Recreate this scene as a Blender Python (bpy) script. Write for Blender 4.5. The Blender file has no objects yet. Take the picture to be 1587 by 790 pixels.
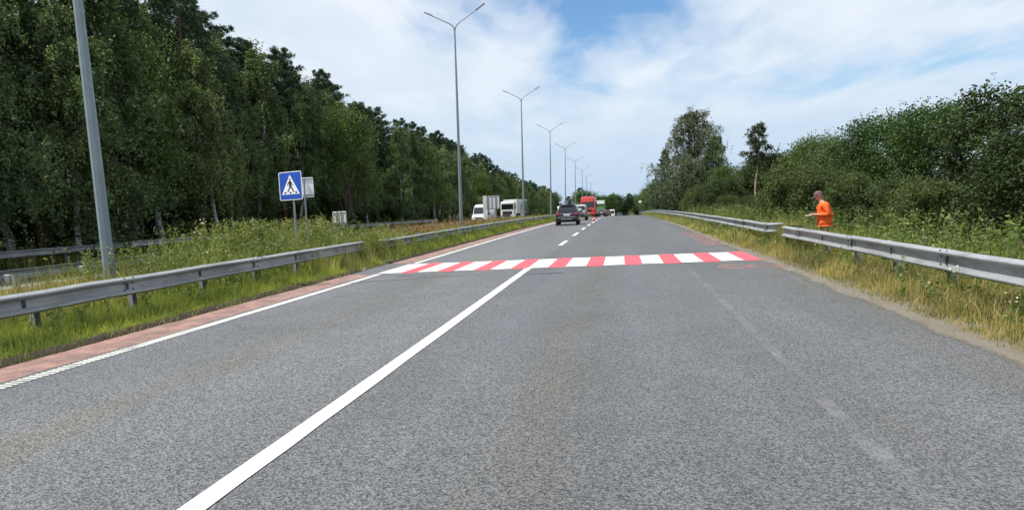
import bpy, bmesh, math, random
import numpy as np
from mathutils import Vector, Matrix

# ------------------------------------------------------------------ camera, sky, sun, exposure
S = bpy.context.scene
COL = S.collection
CAM_H = 1.6
cam_d = bpy.data.cameras.new('camera')
cam = bpy.data.objects.new('camera', cam_d); COL.objects.link(cam)
cr = Vector((0.9513597, 0.3044527, -0.0471519)); cd = Vector((0.0009622, -0.155985, -0.987759)); cf = Vector((-0.3080808, 0.9396687, -0.1486908))
mw = Matrix(((cr.x, -cd.x, -cf.x, 0), (cr.y, -cd.y, -cf.y, 0), (cr.z, -cd.z, -cf.z, CAM_H), (0, 0, 0, 1)))
cam.matrix_world = mw
cam_d.sensor_width = 36; cam_d.lens = 36 * 1000 / 1587
cam_d.shift_x = (793.5 - 638) / 1587; cam_d.shift_y = (479 - 395) / 1587
cam_d.clip_start = 0.05; cam_d.clip_end = 6000
S.camera = cam

LIGHT = Vector((0.49, 0.27, -1.0))                 # the way the sunlight travels
SUN_EL = math.atan2(1.0, math.hypot(0.49, 0.27)); SUN_AZ = math.atan2(-0.49, -0.27)
sd = bpy.data.lights.new('sun', 'SUN'); sd.energy = 4.8; sd.angle = math.radians(0.53); sd.color = (1.0, 0.955, 0.88)
sun = bpy.data.objects.new('sun', sd); COL.objects.link(sun)
sun.rotation_euler = LIGHT.to_track_quat('-Z', 'Y').to_euler(); sun.location = (-40, -20, 60)

W = bpy.data.worlds.new('World'); S.world = W; W.use_nodes = True
def world():
    nt = W.node_tree; nt.nodes.clear(); N = nt.nodes.new; L = nt.links.new
    out = N('ShaderNodeOutputWorld'); bg = N('ShaderNodeBackground'); bg.inputs[1].default_value = 0.1
    sky = N('ShaderNodeTexSky'); sky.sky_type = 'NISHITA'; sky.sun_disc = False
    sky.sun_elevation = SUN_EL; sky.sun_rotation = SUN_AZ % (2 * math.pi); sky.air_density = 1.0; sky.dust_density = 0.6; sky.ozone_density = 2.0
    tc = N('ShaderNodeTexCoord'); sp = N('ShaderNodeSeparateXYZ'); L(tc.outputs['Generated'], sp.inputs[0])
    zz = N('ShaderNodeMath'); zz.operation = 'MAXIMUM'; L(sp.outputs[2], zz.inputs[0]); zz.inputs[1].default_value = 0.0
    za = N('ShaderNodeMath'); za.operation = 'ADD'; L(zz.outputs[0], za.inputs[0]); za.inputs[1].default_value = 0.10
    dx = N('ShaderNodeMath'); dx.operation = 'DIVIDE'; L(sp.outputs[0], dx.inputs[0]); L(za.outputs[0], dx.inputs[1])
    dy = N('ShaderNodeMath'); dy.operation = 'DIVIDE'; L(sp.outputs[1], dy.inputs[0]); L(za.outputs[0], dy.inputs[1])
    cb = N('ShaderNodeCombineXYZ'); L(dx.outputs[0], cb.inputs[0]); L(dy.outputs[0], cb.inputs[1])
    def noise(scale, loc, sc, rot, detail, rough, dist):
        mp = N('ShaderNodeMapping'); mp.inputs['Location'].default_value = loc; mp.inputs['Scale'].default_value = sc; mp.inputs['Rotation'].default_value = (0, 0, rot)
        L(cb.outputs[0], mp.inputs[0]); n = N('ShaderNodeTexNoise'); L(mp.outputs[0], n.inputs['Vector'])
        n.inputs['Scale'].default_value = scale; n.inputs['Detail'].default_value = detail; n.inputs['Roughness'].default_value = rough; n.inputs['Distortion'].default_value = dist
        return n.outputs['Fac']
    a = noise(0.7, (SKY[0], SKY[1], 0), (1.0, 0.62, 1), 1.0, 9, 0.5, 0.25)
    b = noise(2.3, (7.7, 1.9, 0), (1.0, 0.5, 1), 0.9, 8, 0.55, 0.35)
    m1 = N('ShaderNodeMath'); m1.operation = 'MULTIPLY'; L(a, m1.inputs[0]); m1.inputs[1].default_value = 0.72
    m2 = N('ShaderNodeMath'); m2.operation = 'MULTIPLY_ADD'; L(b, m2.inputs[0]); m2.inputs[1].default_value = 0.28; L(m1.outputs[0], m2.inputs[2])
    rp = N('ShaderNodeValToRGB'); L(m2.outputs[0], rp.inputs[0])
    rp.color_ramp.elements[0].position = SKY[2]; rp.color_ramp.elements[0].color = (0.0, 0.0, 0.0, 1)
    rp.color_ramp.elements[1].position = SKY[3]; rp.color_ramp.elements[1].color = (0.93, 0.93, 0.93, 1)
    e = rp.color_ramp.elements.new(SKY[2] + 0.45 * (SKY[3] - SKY[2])); e.color = (0.62, 0.62, 0.62, 1)
    cl = N('ShaderNodeMix'); cl.data_type = 'RGBA'; L(rp.outputs[0], cl.inputs[0])
    tone = N('ShaderNodeMix'); tone.data_type = 'RGBA'; L(b, tone.inputs[0])
    tone.inputs[6].default_value = (4.7, 5.8, 7.1, 1); tone.inputs[7].default_value = (8.6, 8.8, 9.1, 1)
    hs = N('ShaderNodeHueSaturation'); hs.inputs['Saturation'].default_value = 1.22; hs.inputs['Value'].default_value = 1.3; L(sky.outputs[0], hs.inputs['Color'])
    L(hs.outputs[0], cl.inputs[6]); L(tone.outputs[2], cl.inputs[7])
    hz = N('ShaderNodeMapRange'); hz.interpolation_type = 'SMOOTHSTEP'; L(sp.outputs[2], hz.inputs[0]); hz.inputs[1].default_value = 0.0; hz.inputs[2].default_value = 0.20; hz.inputs[3].default_value = 0.88; hz.inputs[4].default_value = 0.0
    veil = N('ShaderNodeMix'); veil.data_type = 'RGBA'; L(hz.outputs[0], veil.inputs[0]); L(cl.outputs[2], veil.inputs[6]); veil.inputs[7].default_value = (4.3, 5.6, 7.2, 1)   # pale blue air low over the horizon
    L(veil.outputs[2], bg.inputs[0]); L(bg.outputs[0], out.inputs[0])
SKY = (16.34, 5.20, 0.372, 0.51)
world()
S.view_settings.view_transform = 'Standard'; S.view_settings.look = 'None'; S.view_settings.gamma = 1.0
S.view_settings.exposure = 0.27; S.view_settings.use_curve_mapping = False
S.render.engine = 'CYCLES'
S.cycles.max_bounces = 6; S.cycles.transparent_max_bounces = 12

# ------------------------------------------------------------------ helpers
R0 = random.Random(7)
def zr(y):                                          # the road runs level, then over a gentle crest
    if y < 25: return 0.0
    if y < 220: return -9e-5 * (y - 25) ** 2
    if y < 420: return -9e-5 * 195 ** 2 - 0.0351 * (y - 220)
    return -9e-5 * 195 ** 2 - 0.0351 * 200
zr_v = np.vectorize(zr)
LAT = [(-900, 2.5), (-60, 1.2), (-34, 0.45), (-28, 0.2), (-26.2, -0.25), (-25.2, -0.12), (-24.6, -0.06), (-13.4, -0.06), (-13.0, 0.02), (-10.2, 0.10), (-7.4, 0.045), (-7.08, 0.0), (-6.9, -0.06), (3.3, -0.06), (3.9, 0.0), (4.9, 0.0), (6.2, -0.22), (9, -0.35), (40, -0.2), (900, 0.5)]
LX = np.array([a for a, b in LAT]); LZ = np.array([b for a, b in LAT])
def gz(x, y): return zr(y) + float(np.interp(x, LX, LZ))

def link(o, parent=None):
    COL.objects.link(o)
    if parent is not None: o.parent = parent
    return o
def tag(o, label=None, cat=None, group=None, kind=None):
    if label: o['label'] = label
    if cat: o['category'] = cat
    if group: o['group'] = group
    if kind: o['kind'] = kind
    return o
def empty(name, loc=(0, 0, 0), rz=0.0, label=None, cat=None, group=None):
    o = bpy.data.objects.new(name, None); o.location = loc; o.rotation_euler = (0, 0, rz); o.empty_display_size = 0.2
    link(o); return tag(o, label, cat, group)
def mobj(name, me, mat, parent=None, loc=None, rot=None):
    if mat is not None and len(me.materials) == 0:
        for m in (mat if isinstance(mat, (list, tuple)) else [mat]): me.materials.append(m)
    o = bpy.data.objects.new(name, me); link(o, parent)
    if loc is not None: o.location = loc
    if rot is not None: o.rotation_euler = rot
    return o
def copy_tree(o, parent=None):
    c = o.copy(); COL.objects.link(c); c.parent = parent
    for ch in o.children: copy_tree(ch, c)
    return c
class MB:
    def __init__(s): s.v = []; s.f = []; s.mi = []
    def add(s, vs, fs, mi=0):
        n = len(s.v); s.v += [tuple(v) for v in vs]; s.f += [tuple(i + n for i in f) for f in fs]; s.mi += [mi] * len(fs)
    def box(s, c, d, mi=0, rz=0.0, taper=1.0, bev=0.0):
        x, y, z = d[0] / 2, d[1] / 2, d[2] / 2; ca, sa = math.cos(rz), math.sin(rz)
        if bev > 0:
            b = bev; vs = []; ring = [(-x + b, -y), (x - b, -y), (x, -y + b), (x, y - b), (x - b, y), (-x + b, y), (-x, y - b), (-x, -y + b)]
            prof = [(-z, 1), (-z + b, 0), (z - b, 0), (z, 1)]
            for zz, ins in prof:
                for (px, py) in ring:
                    kx = (x - b) / x if ins else 1; ky = (y - b) / y if ins else 1
                    px2, py2 = px * kx, py * ky
                    vs.append((c[0] + px2 * ca - py2 * sa, c[1] + px2 * sa + py2 * ca, c[2] + zz))
            fs = [tuple(range(7, -1, -1)), tuple(range(24, 32))]
            for k in range(3):
                for i in range(8): fs.append((k * 8 + i, k * 8 + (i + 1) % 8, k * 8 + 8 + (i + 1) % 8, k * 8 + 8 + i))
            s.add(vs, fs, mi); return
        vs = []
        for zz, t in ((-z, 1.0), (z, taper)):
            for px, py in ((-x, -y), (x, -y), (x, y), (-x, y)):
                px *= t; py *= t
                vs.append((c[0] + px * ca - py * sa, c[1] + px * sa + py * ca, c[2] + zz))
        s.add(vs, [(3, 2, 1, 0), (4, 5, 6, 7), (0, 1, 5, 4), (1, 2, 6, 5), (2, 3, 7, 6), (3, 0, 4, 7)], mi)
    def tube(s, pts, rad, n=8, mi=0, cap=True):
        pts = [Vector(p) for p in pts]; m = len(pts)
        if not hasattr(rad, '__len__'): rad = [rad] * m
        vs = []; u = None
        for i, p in enumerate(pts):
            t = (pts[min(i + 1, m - 1)] - pts[max(i - 1, 0)]).normalized()
            if u is None:
                u = t.orthogonal().normalized()
            u = (u - t * u.dot(t)).normalized(); w = t.cross(u)
            for k in range(n):
                a = 2 * math.pi * k / n; vs.append(p + (u * math.cos(a) + w * math.sin(a)) * rad[i])
        fs = []
        for i in range(m - 1):
            for k in range(n): fs.append((i * n + k, i * n + (k + 1) % n, i * n + n + (k + 1) % n, i * n + n + k))
        if cap: fs += [tuple(range(n - 1, -1, -1)), tuple(range((m - 1) * n, m * n))]
        s.add(vs, fs, mi)
    def poly(s, pts, thick, mi=0):                 # polygon in XZ plane (y up to thick towards -Y)
        n = len(pts); vs = [(p[0], 0, p[1]) for p in pts] + [(p[0], -thick, p[1]) for p in pts]
        fs = [tuple(range(n - 1, -1, -1)), tuple(range(n, 2 * n))] + [(i, (i + 1) % n, n + (i + 1) % n, n + i) for i in range(n)]
        s.add(vs, fs, mi)
    def lathe(s, prof, n=16, axis='z', c=(0, 0, 0), mi=0):
        vs = []
        for r, h in prof:
            for k in range(n):
                a = 2 * math.pi * k / n; x, y = r * math.cos(a), r * math.sin(a)
                vs.append((c[0] + x, c[1] + y, c[2] + h) if axis == 'z' else (c[0] + h, c[1] + x, c[2] + y))
        m = len(prof); fs = []
        for i in range(m - 1):
            for k in range(n): fs.append((i * n + k, i * n + (k + 1) % n, i * n + n + (k + 1) % n, i * n + n + k))
        s.add(vs, fs, mi)
    def mesh(s, name, smooth=None):
        me = bpy.data.meshes.new(name); me.from_pydata(s.v, [], s.f)
        if any(s.mi): me.polygons.foreach_set('material_index', s.mi)
        bm = bmesh.new(); bm.from_mesh(me); bmesh.ops.recalc_face_normals(bm, faces=bm.faces); bm.to_mesh(me); bm.free()
        if smooth is not None:
            me.polygons.foreach_set('use_smooth', [True] * len(me.polygons)); me.set_sharp_from_angle(angle=math.radians(smooth))
        me.update(); return me
def np_mesh(name, V, F):                           # F: list of (faces array n x k)
    V = np.asarray(V, np.float32); me = bpy.data.meshes.new(name); me.vertices.add(len(V)); me.vertices.foreach_set('co', V.ravel())
    loops = np.concatenate([f.ravel() for f in F]).astype(np.int32); tot = np.concatenate([np.full(len(f), f.shape[1], np.int32) for f in F])
    start = np.concatenate([[0], np.cumsum(tot)[:-1]]).astype(np.int32)
    me.loops.add(len(loops)); me.loops.foreach_set('vertex_index', loops)
    me.polygons.add(len(tot)); me.polygons.foreach_set('loop_start', start); me.polygons.foreach_set('loop_total', tot)
    me.update(calc_edges=True); return me

# ------------------------------------------------------------------ materials
MATS = {}
def newmat(name):
    m = bpy.data.materials.new(name); m.use_nodes = True; nt = m.node_tree; nt.nodes.clear()
    out = nt.nodes.new('ShaderNodeOutputMaterial'); MATS[name] = m
    return m, nt, nt.nodes.new, nt.links.new, out
def bsdf(N, rough=0.6, metal=0.0, spec=0.5):
    b = N('ShaderNodeBsdfPrincipled'); b.inputs['Roughness'].default_value = rough; b.inputs['Metallic'].default_value = metal; b.inputs['Specular IOR Level'].default_value = spec
    return b
def vnoise(N, L, scale, detail=4, rough=0.55, vec=None, sc=(1, 1, 1)):
    n = N('ShaderNodeTexNoise'); n.inputs['Scale'].default_value = scale; n.inputs['Detail'].default_value = detail; n.inputs['Roughness'].default_value = rough
    if vec is not None:
        mp = N('ShaderNodeMapping'); mp.inputs['Scale'].default_value = sc; L(vec, mp.inputs[0]); L(mp.outputs[0], n.inputs['Vector'])
    return n.outputs['Fac']
def ramp(N, L, fac, stops):
    r = N('ShaderNodeValToRGB'); L(fac, r.inputs[0]); cr_ = r.color_ramp
    while len(cr_.elements) < len(stops): cr_.elements.new(0.5)
    for e, (p, c) in zip(cr_.elements, stops): e.position = p; e.color = (*c, 1) if len(c) == 3 else c
    return r.outputs[0]
def mixc(N, L, fac, a, b, mode='MIX'):
    m = N('ShaderNodeMix'); m.data_type = 'RGBA'; m.blend_type = mode
    for k, x in ((0, fac), (6, a), (7, b)):
        if hasattr(x, 'links'): L(x, m.inputs[k])
        elif k == 0: m.inputs[0].default_value = x
        else: m.inputs[k].default_value = (*x, 1)
    return m.outputs[2]
def simple(name, col, rough=0.55, metal=0.0, var=0.12, scale=6.0, spec=0.5, coat=0.0, bump=0.0, dirt=None):
    m, nt, N, L, out = newmat(name); b = bsdf(N, rough, metal, spec)
    g = N('ShaderNodeTexCoord'); f = vnoise(N, L, scale, 5, 0.6, g.outputs['Object'])
    c = ramp(N, L, f, [(0.25, tuple(max(0, x * (1 - var)) for x in col)), (0.75, tuple(min(1, x * (1 + var)) for x in col))])
    if dirt:
        f2 = vnoise(N, L, scale * 0.35, 6, 0.7, g.outputs['Object']); k = ramp(N, L, f2, [(0.5, (0, 0, 0)), (0.72, (dirt[1],) * 3)])
        c = mixc(N, L, k, c, dirt[0])
    L(c, b.inputs['Base Color']); b.inputs['Coat Weight'].default_value = coat; b.inputs['Coat Roughness'].default_value = 0.08
    if bump:
        bp = N('ShaderNodeBump'); bp.inputs['Strength'].default_value = bump; bp.inputs['Distance'].default_value = 0.01; L(f, bp.inputs['Height']); L(bp.outputs[0], b.inputs['Normal'])
    L(b.outputs[0], out.inputs[0]); return m
def leafmat(name, cols, trans=0.25, rough=0.6, objvar=0.25, spec=0.25, clump=0.9, gain=1.0):
    cols = [tuple(x * gain for x in c) for c in cols]
    m, nt, N, L, out = newmat(name); g = N('ShaderNodeNewGeometry'); oi = N('ShaderNodeObjectInfo')
    st = [(i / max(1, len(cols) - 1), c) for i, c in enumerate(cols)]
    c = ramp(N, L, g.outputs['Random Per Island'], st)
    tcl = N('ShaderNodeTexCoord'); cn = vnoise(N, L, clump, 3, 0.6, tcl.outputs['Object']); ck = ramp(N, L, cn, [(0.32, (0.62, 0.66, 0.7)), (0.5, (0.95, 0.95, 0.95)), (0.68, (1.42, 1.36, 1.2))]); c = mixc(N, L, 1.0, c, ck, 'MULTIPLY')
    hs = N('ShaderNodeHueSaturation'); L(c, hs.inputs['Color'])
    v = N('ShaderNodeMapRange'); L(oi.outputs['Random'], v.inputs[0]); v.inputs[3].default_value = 1 - objvar; v.inputs[4].default_value = 1 + objvar; L(v.outputs[0], hs.inputs['Value'])
    v2 = N('ShaderNodeMapRange'); L(oi.outputs['Random'], v2.inputs[0]); v2.inputs[3].default_value = 0.515; v2.inputs[4].default_value = 0.482; L(v2.outputs[0], hs.inputs['Hue'])
    b = bsdf(N, rough, 0, spec); L(hs.outputs[0], b.inputs['Base Color'])
    t = N('ShaderNodeBsdfTranslucent'); tcx = mixc(N, L, 1.0, hs.outputs[0], (1.15, 1.2, 0.55), 'MULTIPLY'); L(tcx, t.inputs[0])
    ms = N('ShaderNodeMixShader'); ms.inputs[0].default_value = trans; L(b.outputs[0], ms.inputs[1]); L(t.outputs[0], ms.inputs[2]); L(ms.outputs[0], out.inputs[0])
    return m

def asphalt(name, tint=(1, 1, 1), lo=0.06, hi=0.27, lanes=True):
    m, nt, N, L, out = newmat(name); b = bsdf(N, 0.80, 0, 0.22); b.inputs['Sheen Weight'].default_value = 0.6; b.inputs['Sheen Roughness'].default_value = 0.32
    g = N('ShaderNodeNewGeometry'); P = g.outputs['Position']
    def vor(scale):
        v = N('ShaderNodeTexVoronoi'); v.inputs['Scale'].default_value = scale; L(P, v.inputs['Vector']); return v
    v1 = vor(92); v2 = vor(190)
    sx = N('ShaderNodeSeparateColor'); L(v1.outputs['Color'], sx.inputs[0])
    sy = N('ShaderNodeSeparateColor'); L(v2.outputs['Color'], sy.inputs[0])
    n3 = vnoise(N, L, 62, 5, 0.8, P)
    s1 = N('ShaderNodeMath'); s1.operation = 'MULTIPLY_ADD'; L(sx.outputs[0], s1.inputs[0]); s1.inputs[1].default_value = 0.42
    s2 = N('ShaderNodeMath'); s2.operation = 'MULTIPLY_ADD'; L(sy.outputs[0], s2.inputs[0]); s2.inputs[1].default_value = 0.3
    s3 = N('ShaderNodeMath'); s3.operation = 'MULTIPLY'; L(n3, s3.inputs[0]); s3.inputs[1].default_value = 0.5
    L(s3.outputs[0], s2.inputs[2]); L(s2.outputs[0], s1.inputs[2])
    mid = (lo + hi) / 2
    c = ramp(N, L, s1.outputs[0], [(0.41, (lo * tint[0], lo * tint[1], lo * tint[2] * 1.03)), (0.58, (mid * tint[0], mid * tint[1], mid * tint[2] * 1.03)), (0.82, (hi * 1.4 * tint[0], hi * 1.4 * tint[1], hi * 1.4 * tint[2] * 1.02))])
    vp = vor(72); sp_ = N('ShaderNodeSeparateColor'); L(vp.outputs['Color'], sp_.inputs[0]); pit = ramp(N, L, sp_.outputs[1], [(0.80, (0, 0, 0)), (0.84, (0.8, 0.8, 0.8))]); c = mixc(N, L, pit, c, (0.014, 0.014, 0.015))   # open pores
    lit = ramp(N, L, sp_.outputs[2], [(0.90, (0, 0, 0)), (0.93, (0.7, 0.7, 0.7))]); c = mixc(N, L, lit, c, (0.19, 0.19, 0.19))   # pale chippings
    # wide tonal drift along the lanes, patches and polish
    d1 = vnoise(N, L, 0.55, 5, 0.6, P, (1.0, 0.14, 1)); d2 = vnoise(N, L, 0.9, 6, 0.65, P)
    k1 = ramp(N, L, d1, [(0.3, (0.76, 0.76, 0.77)), (0.5, (1.0, 1.0, 1.0)), (0.7, (1.22, 1.22, 1.22))]); c = mixc(N, L, 1.0, c, k1, 'MULTIPLY')
    k2 = ramp(N, L, d2, [(0.3, (0.86, 0.87, 0.87)), (0.7, (1.1, 1.09, 1.1))]); c = mixc(N, L, 1.0, c, k2, 'MULTIPLY')
    if lanes:
        ol = vnoise(N, L, 0.8, 4, 0.6, P, (1.6, 0.35, 1)); k3 = ramp(N, L, ol, [(0.52, (1, 1, 1)), (0.68, (1.0, 0.96, 0.83))]); c = mixc(N, L, 0.8, c, k3, 'MULTIPLY')
        spx = N('ShaderNodeSeparateXYZ'); L(P, spx.inputs[0]); ax = N('ShaderNodeMath'); ax.operation = 'ADD'; L(spx.outputs[0], ax.inputs[0]); ax.inputs[1].default_value = 0.55
        pg = N('ShaderNodeMath'); pg.operation = 'PINGPONG'; L(ax.outputs[0], pg.inputs[0]); pg.inputs[1].default_value = 1.875
        oc = ramp(N, L, pg.outputs[0], [(0.12, (1, 1, 1)), (0.5, (0, 0, 0))]); on = ramp(N, L, vnoise(N, L, 1.1, 5, 0.65, P, (1.5, 0.4, 1)), [(0.30, (0, 0, 0)), (0.55, (1, 1, 1))]); oc = mixc(N, L, 1.0, oc, on, 'MULTIPLY')
        c = mixc(N, L, oc, c, mixc(N, L, 1.0, c, (1.0, 0.95, 0.74), 'MULTIPLY'))     # oil drip band in mid lane
        ll = N('ShaderNodeMapRange'); L(spx.outputs[0], ll.inputs[0]); ll.inputs[1].default_value = -2.5; ll.inputs[2].default_value = -2.1; ll.inputs[3].default_value = 1.28; ll.inputs[4].default_value = 1.0; cm_ = N('ShaderNodeCombineColor'); [L(ll.outputs[0], cm_.inputs[q]) for q in range(3)]; c = mixc(N, L, 1.0, c, cm_.outputs[0], 'MULTIPLY')   # older, paler left lane
        wt = ramp(N, L, pg.outputs[0], [(0.5, (1, 1, 1)), (0.9, (1.07, 1.07, 1.08)), (1.3, (1, 1, 1))]); c = mixc(N, L, 1.0, c, wt, 'MULTIPLY')
        # worn cracks
        cv = N('ShaderNodeTexVoronoi'); cv.feature = 'DISTANCE_TO_EDGE'; cv.inputs['Scale'].default_value = 0.32
        wn = N('ShaderNodeTexNoise'); wn.inputs['Scale'].default_value = 2.2; wn.inputs['Detail'].default_value = 6; L(P, wn.inputs['Vector'])
        ad = N('ShaderNodeVectorMath'); ad.operation = 'MULTIPLY_ADD'; L(wn.outputs['Color'], ad.inputs[0]); ad.inputs[1].default_value = (0.9, 0.9, 0); L(P, ad.inputs[2]); L(ad.outputs[0], cv.inputs['Vector'])
        ck = ramp(N, L, cv.outputs['Distance'], [(0.0, (1, 1, 1)), (0.0035, (0, 0, 0))])
        gate = ramp(N, L, vnoise(N, L, 0.7, 3, 0.5, P), [(0.55, (0, 0, 0)), (0.66, (1, 1, 1))])
        cg = mixc(N, L, 1.0, ck, gate, 'MULTIPLY'); c = mixc(N, L, cg, c, (0.035, 0.035, 0.036))
    L(c, b.inputs['Base Color'])
    bp = N('ShaderNodeBump'); bp.inputs['Strength'].default_value = 0.8; bp.inputs['Distance'].default_value = 0.012; L(v1.outputs['Distance'], bp.inputs['Height']); L(bp.outputs[0], b.inputs['Normal'])
    L(b.outputs[0], out.inputs[0]); return m

def paint(name, col, cover=(0.0, 0.0), wear_col=(0.16, 0.16, 0.165), grain=40, soft=None):
    """road paint; cover=(lo,hi) noise window in which the paint is worn to nothing; soft = fuzzy sprayed border"""
    m, nt, N, L, out = newmat(name); b = bsdf(N, 0.55, 0, 0.4); g = N('ShaderNodeNewGeometry'); P = g.outputs['Position']
    f = vnoise(N, L, grain, 6, 0.7, P); f2 = vnoise(N, L, 2.4, 5, 0.6, P)
    c = ramp(N, L, f, [(0.3, tuple(x * 0.9 for x in col)), (0.7, col)])
    k = ramp(N, L, f2, [(0.3, (0.93, 0.93, 0.93)), (0.7, (1, 1, 1))]); c = mixc(N, L, 1.0, c, k, 'MULTIPLY')
    ty = ramp(N, L, vnoise(N, L, 1.7, 6, 0.7, P, (2.2, 0.5, 1)), [(0.40, (1, 1, 1)), (0.72, (0.78, 0.77, 0.76))]); c = mixc(N, L, 1.0, c, ty, 'MULTIPLY')
    L(c, b.inputs['Base Color'])
    v = N('ShaderNodeTexVoronoi'); v.inputs['Scale'].default_value = 80; L(P, v.inputs['Vector'])
    bp = N('ShaderNodeBump'); bp.inputs['Strength'].default_value = 0.25; bp.inputs['Distance'].default_value = 0.006; L(v.outputs['Distance'], bp.inputs['Height']); L(bp.outputs[0], b.inputs['Normal'])
    tr = N('ShaderNodeBsdfTransparent'); ms = N('ShaderNodeMixShader'); L(tr.outputs[0], ms.inputs[1]); L(b.outputs[0], ms.inputs[2])
    if soft:
        uv = N('ShaderNodeUVMap'); sx = N('ShaderNodeSeparateXYZ'); L(uv.outputs[0], sx.inputs[0])
        outs = []
        for k_, wd in ((0, soft[0]), (1, soft[1])):
            pp = N('ShaderNodeMath'); pp.operation = 'PINGPONG'; L(sx.outputs[k_], pp.inputs[0]); pp.inputs[1].default_value = 0.5
            mr = N('ShaderNodeMapRange'); L(pp.outputs[0], mr.inputs[0]); mr.inputs[1].default_value = 0; mr.inputs[2].default_value = wd; outs.append(mr.outputs[0])
        mn = N('ShaderNodeMath'); mn.operation = 'MINIMUM'; L(outs[0], mn.inputs[0]); L(outs[1], mn.inputs[1])
        ad = N('ShaderNodeMath'); ad.operation = 'MULTIPLY_ADD'; L(f, ad.inputs[0]); ad.inputs[1].default_value = 1.1; L(mn.outputs[0], ad.inputs[2])
        a = ramp(N, L, ad.outputs[0], [(0.75, (0, 0, 0)), (1.25, (1, 1, 1))]); L(a, ms.inputs[0])
    else:
        a = ramp(N, L, mixc(N, L, 0.5, f, f2), [(cover[0], (0, 0, 0)), (cover[1] + 0.001, (1, 1, 1))]); L(a, ms.inputs[0])
    L(ms.outputs[0], out.inputs[0]); return m

def groundmat():
    m, nt, N, L, out = newmat('soil_and_turf'); b = bsdf(N, 0.95, 0, 0.1); g = N('ShaderNodeNewGeometry'); P = g.outputs['Position']
    a = vnoise(N, L, 0.9, 6, 0.65, P); f = vnoise(N, L, 14, 6, 0.75, P)
    c = ramp(N, L, a, [(0.35, (0.055, 0.05, 0.028)), (0.5, (0.075, 0.085, 0.03)), (0.68, (0.12, 0.105, 0.06))])
    k = ramp(N, L, f, [(0.3, (0.55, 0.55, 0.55)), (0.7, (1.3, 1.3, 1.25))]); c = mixc(N, L, 1.0, c, k, 'MULTIPLY'); L(c, b.inputs['Base Color'])
    bp = N('ShaderNodeBump'); bp.inputs['Strength'].default_value = 0.8; bp.inputs['Distance'].default_value = 0.05; L(f, bp.inputs['Height']); L(bp.outputs[0], b.inputs['Normal'])
    L(b.outputs[0], out.inputs[0]); return m

def galvmat():
    m, nt, N, L, out = newmat('galvanised_steel'); b = bsdf(N, 0.55, 0.25, 0.5); g = N('ShaderNodeNewGeometry'); P = g.outputs['Position']
    v = N('ShaderNodeTexVoronoi'); v.inputs['Scale'].default_value = 60; L(P, v.inputs['Vector']); sc_ = N('ShaderNodeSeparateColor'); L(v.outputs['Color'], sc_.inputs[0])
    c = ramp(N, L, sc_.outputs[0], [(0, (0.30, 0.32, 0.33)), (1, (0.38, 0.40, 0.41))])
    st = vnoise(N, L, 1.5, 7, 0.7, P, (1, 0.6, 3)); k = ramp(N, L, st, [(0.42, (1, 1, 1)), (0.72, (0.5, 0.48, 0.45))]); c = mixc(N, L, 1.0, c, k, 'MULTIPLY')
    rs = ramp(N, L, vnoise(N, L, 3.0, 8, 0.75, P), [(0.66, (0, 0, 0)), (0.76, (0.55, 0.55, 0.55))]); c = mixc(N, L, rs, c, (0.16, 0.10, 0.06))
    L(c, b.inputs['Base Color']); r2 = ramp(N, L, st, [(0.3, (0.38,) * 3), (0.8, (0.65,) * 3)]); L(r2, b.inputs['Roughness'])
    L(b.outputs[0], out.inputs[0]); return m
def barkmat(name, base, dark, sc=(1, 1, 0.35), scale=9, lo=0.5, hi=0.62):
    m, nt, N, L, out = newmat(name); b = bsdf(N, 0.9, 0, 0.15); t = N('ShaderNodeTexCoord')
    f = vnoise(N, L, scale, 6, 0.7, t.outputs['Object'], sc); c = ramp(N, L, f, [(lo, base), (hi, dark)]); L(c, b.inputs['Base Color'])
    bp = N('ShaderNodeBump'); bp.inputs['Strength'].default_value = 0.7; bp.inputs['Distance'].default_value = 0.03; L(f, bp.inputs['Height']); L(bp.outputs[0], b.inputs['Normal'])
    L(b.outputs[0], out.inputs[0]); return m

ASPH = asphalt('asphalt', (0.99, 0.99, 1.01), 0.012, 0.138)
ASPH2 = asphalt('asphalt_opposite', lanes=False)
WHITE = paint('white_road_paint', (0.84, 0.84, 0.82), (0.29, 0.36), grain=70)
WHITE_W = paint('worn_white_road_paint', (0.72, 0.72, 0.68), (0.36, 0.46))
FADED = paint('faded_white_road_paint', (0.34, 0.34, 0.34), (0.46, 0.74), grain=70)
REDP = paint('red_road_paint', (0.80, 0.10, 0.12), soft=(0.10, 0.06))
REDB = paint('red_shoulder_paint', (0.42, 0.25, 0.21), (0.33, 0.58), grain=90)
REDF = paint('faded_red_paint', (0.5, 0.22, 0.19), (0.46, 0.66), grain=30)
SOIL = groundmat(); GALV = galvmat()
POLE = simple('pole_steel', (0.22, 0.26, 0.28), 0.5, 0.25, 0.14, 3.0, dirt=((0.30, 0.31, 0.30), 0.4))
DARKM = simple('dark_bolt_steel', (0.05, 0.05, 0.055), 0.6, 0.4)
POSTM = simple('post_steel', (0.30, 0.31, 0.30), 0.6, 0.3, 0.2, 4.0, dirt=((0.14, 0.10, 0.07), 0.5))
SIGNB = simple('sign_blue', (0.012, 0.075, 0.42), 0.35, 0, 0.08, 3)
SIGNW = simple('sign_white', (0.82, 0.84, 0.85), 0.4, 0, 0.04, 5)
SIGNK = simple('sign_black', (0.012, 0.012, 0.013), 0.5)
SIGNG = simple('sign_back_metal', (0.60, 0.64, 0.67), 0.4, 0.25, 0.1, 3, dirt=((0.36, 0.37, 0.37), 0.5))
BIRCHB = barkmat('birch_bark', (0.52, 0.51, 0.48), (0.035, 0.032, 0.03), (1, 1, 2.2), 5, 0.50, 0.58)
PINEB = barkmat('pine_bark', (0.19, 0.10, 0.06), (0.06, 0.04, 0.03))
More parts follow.
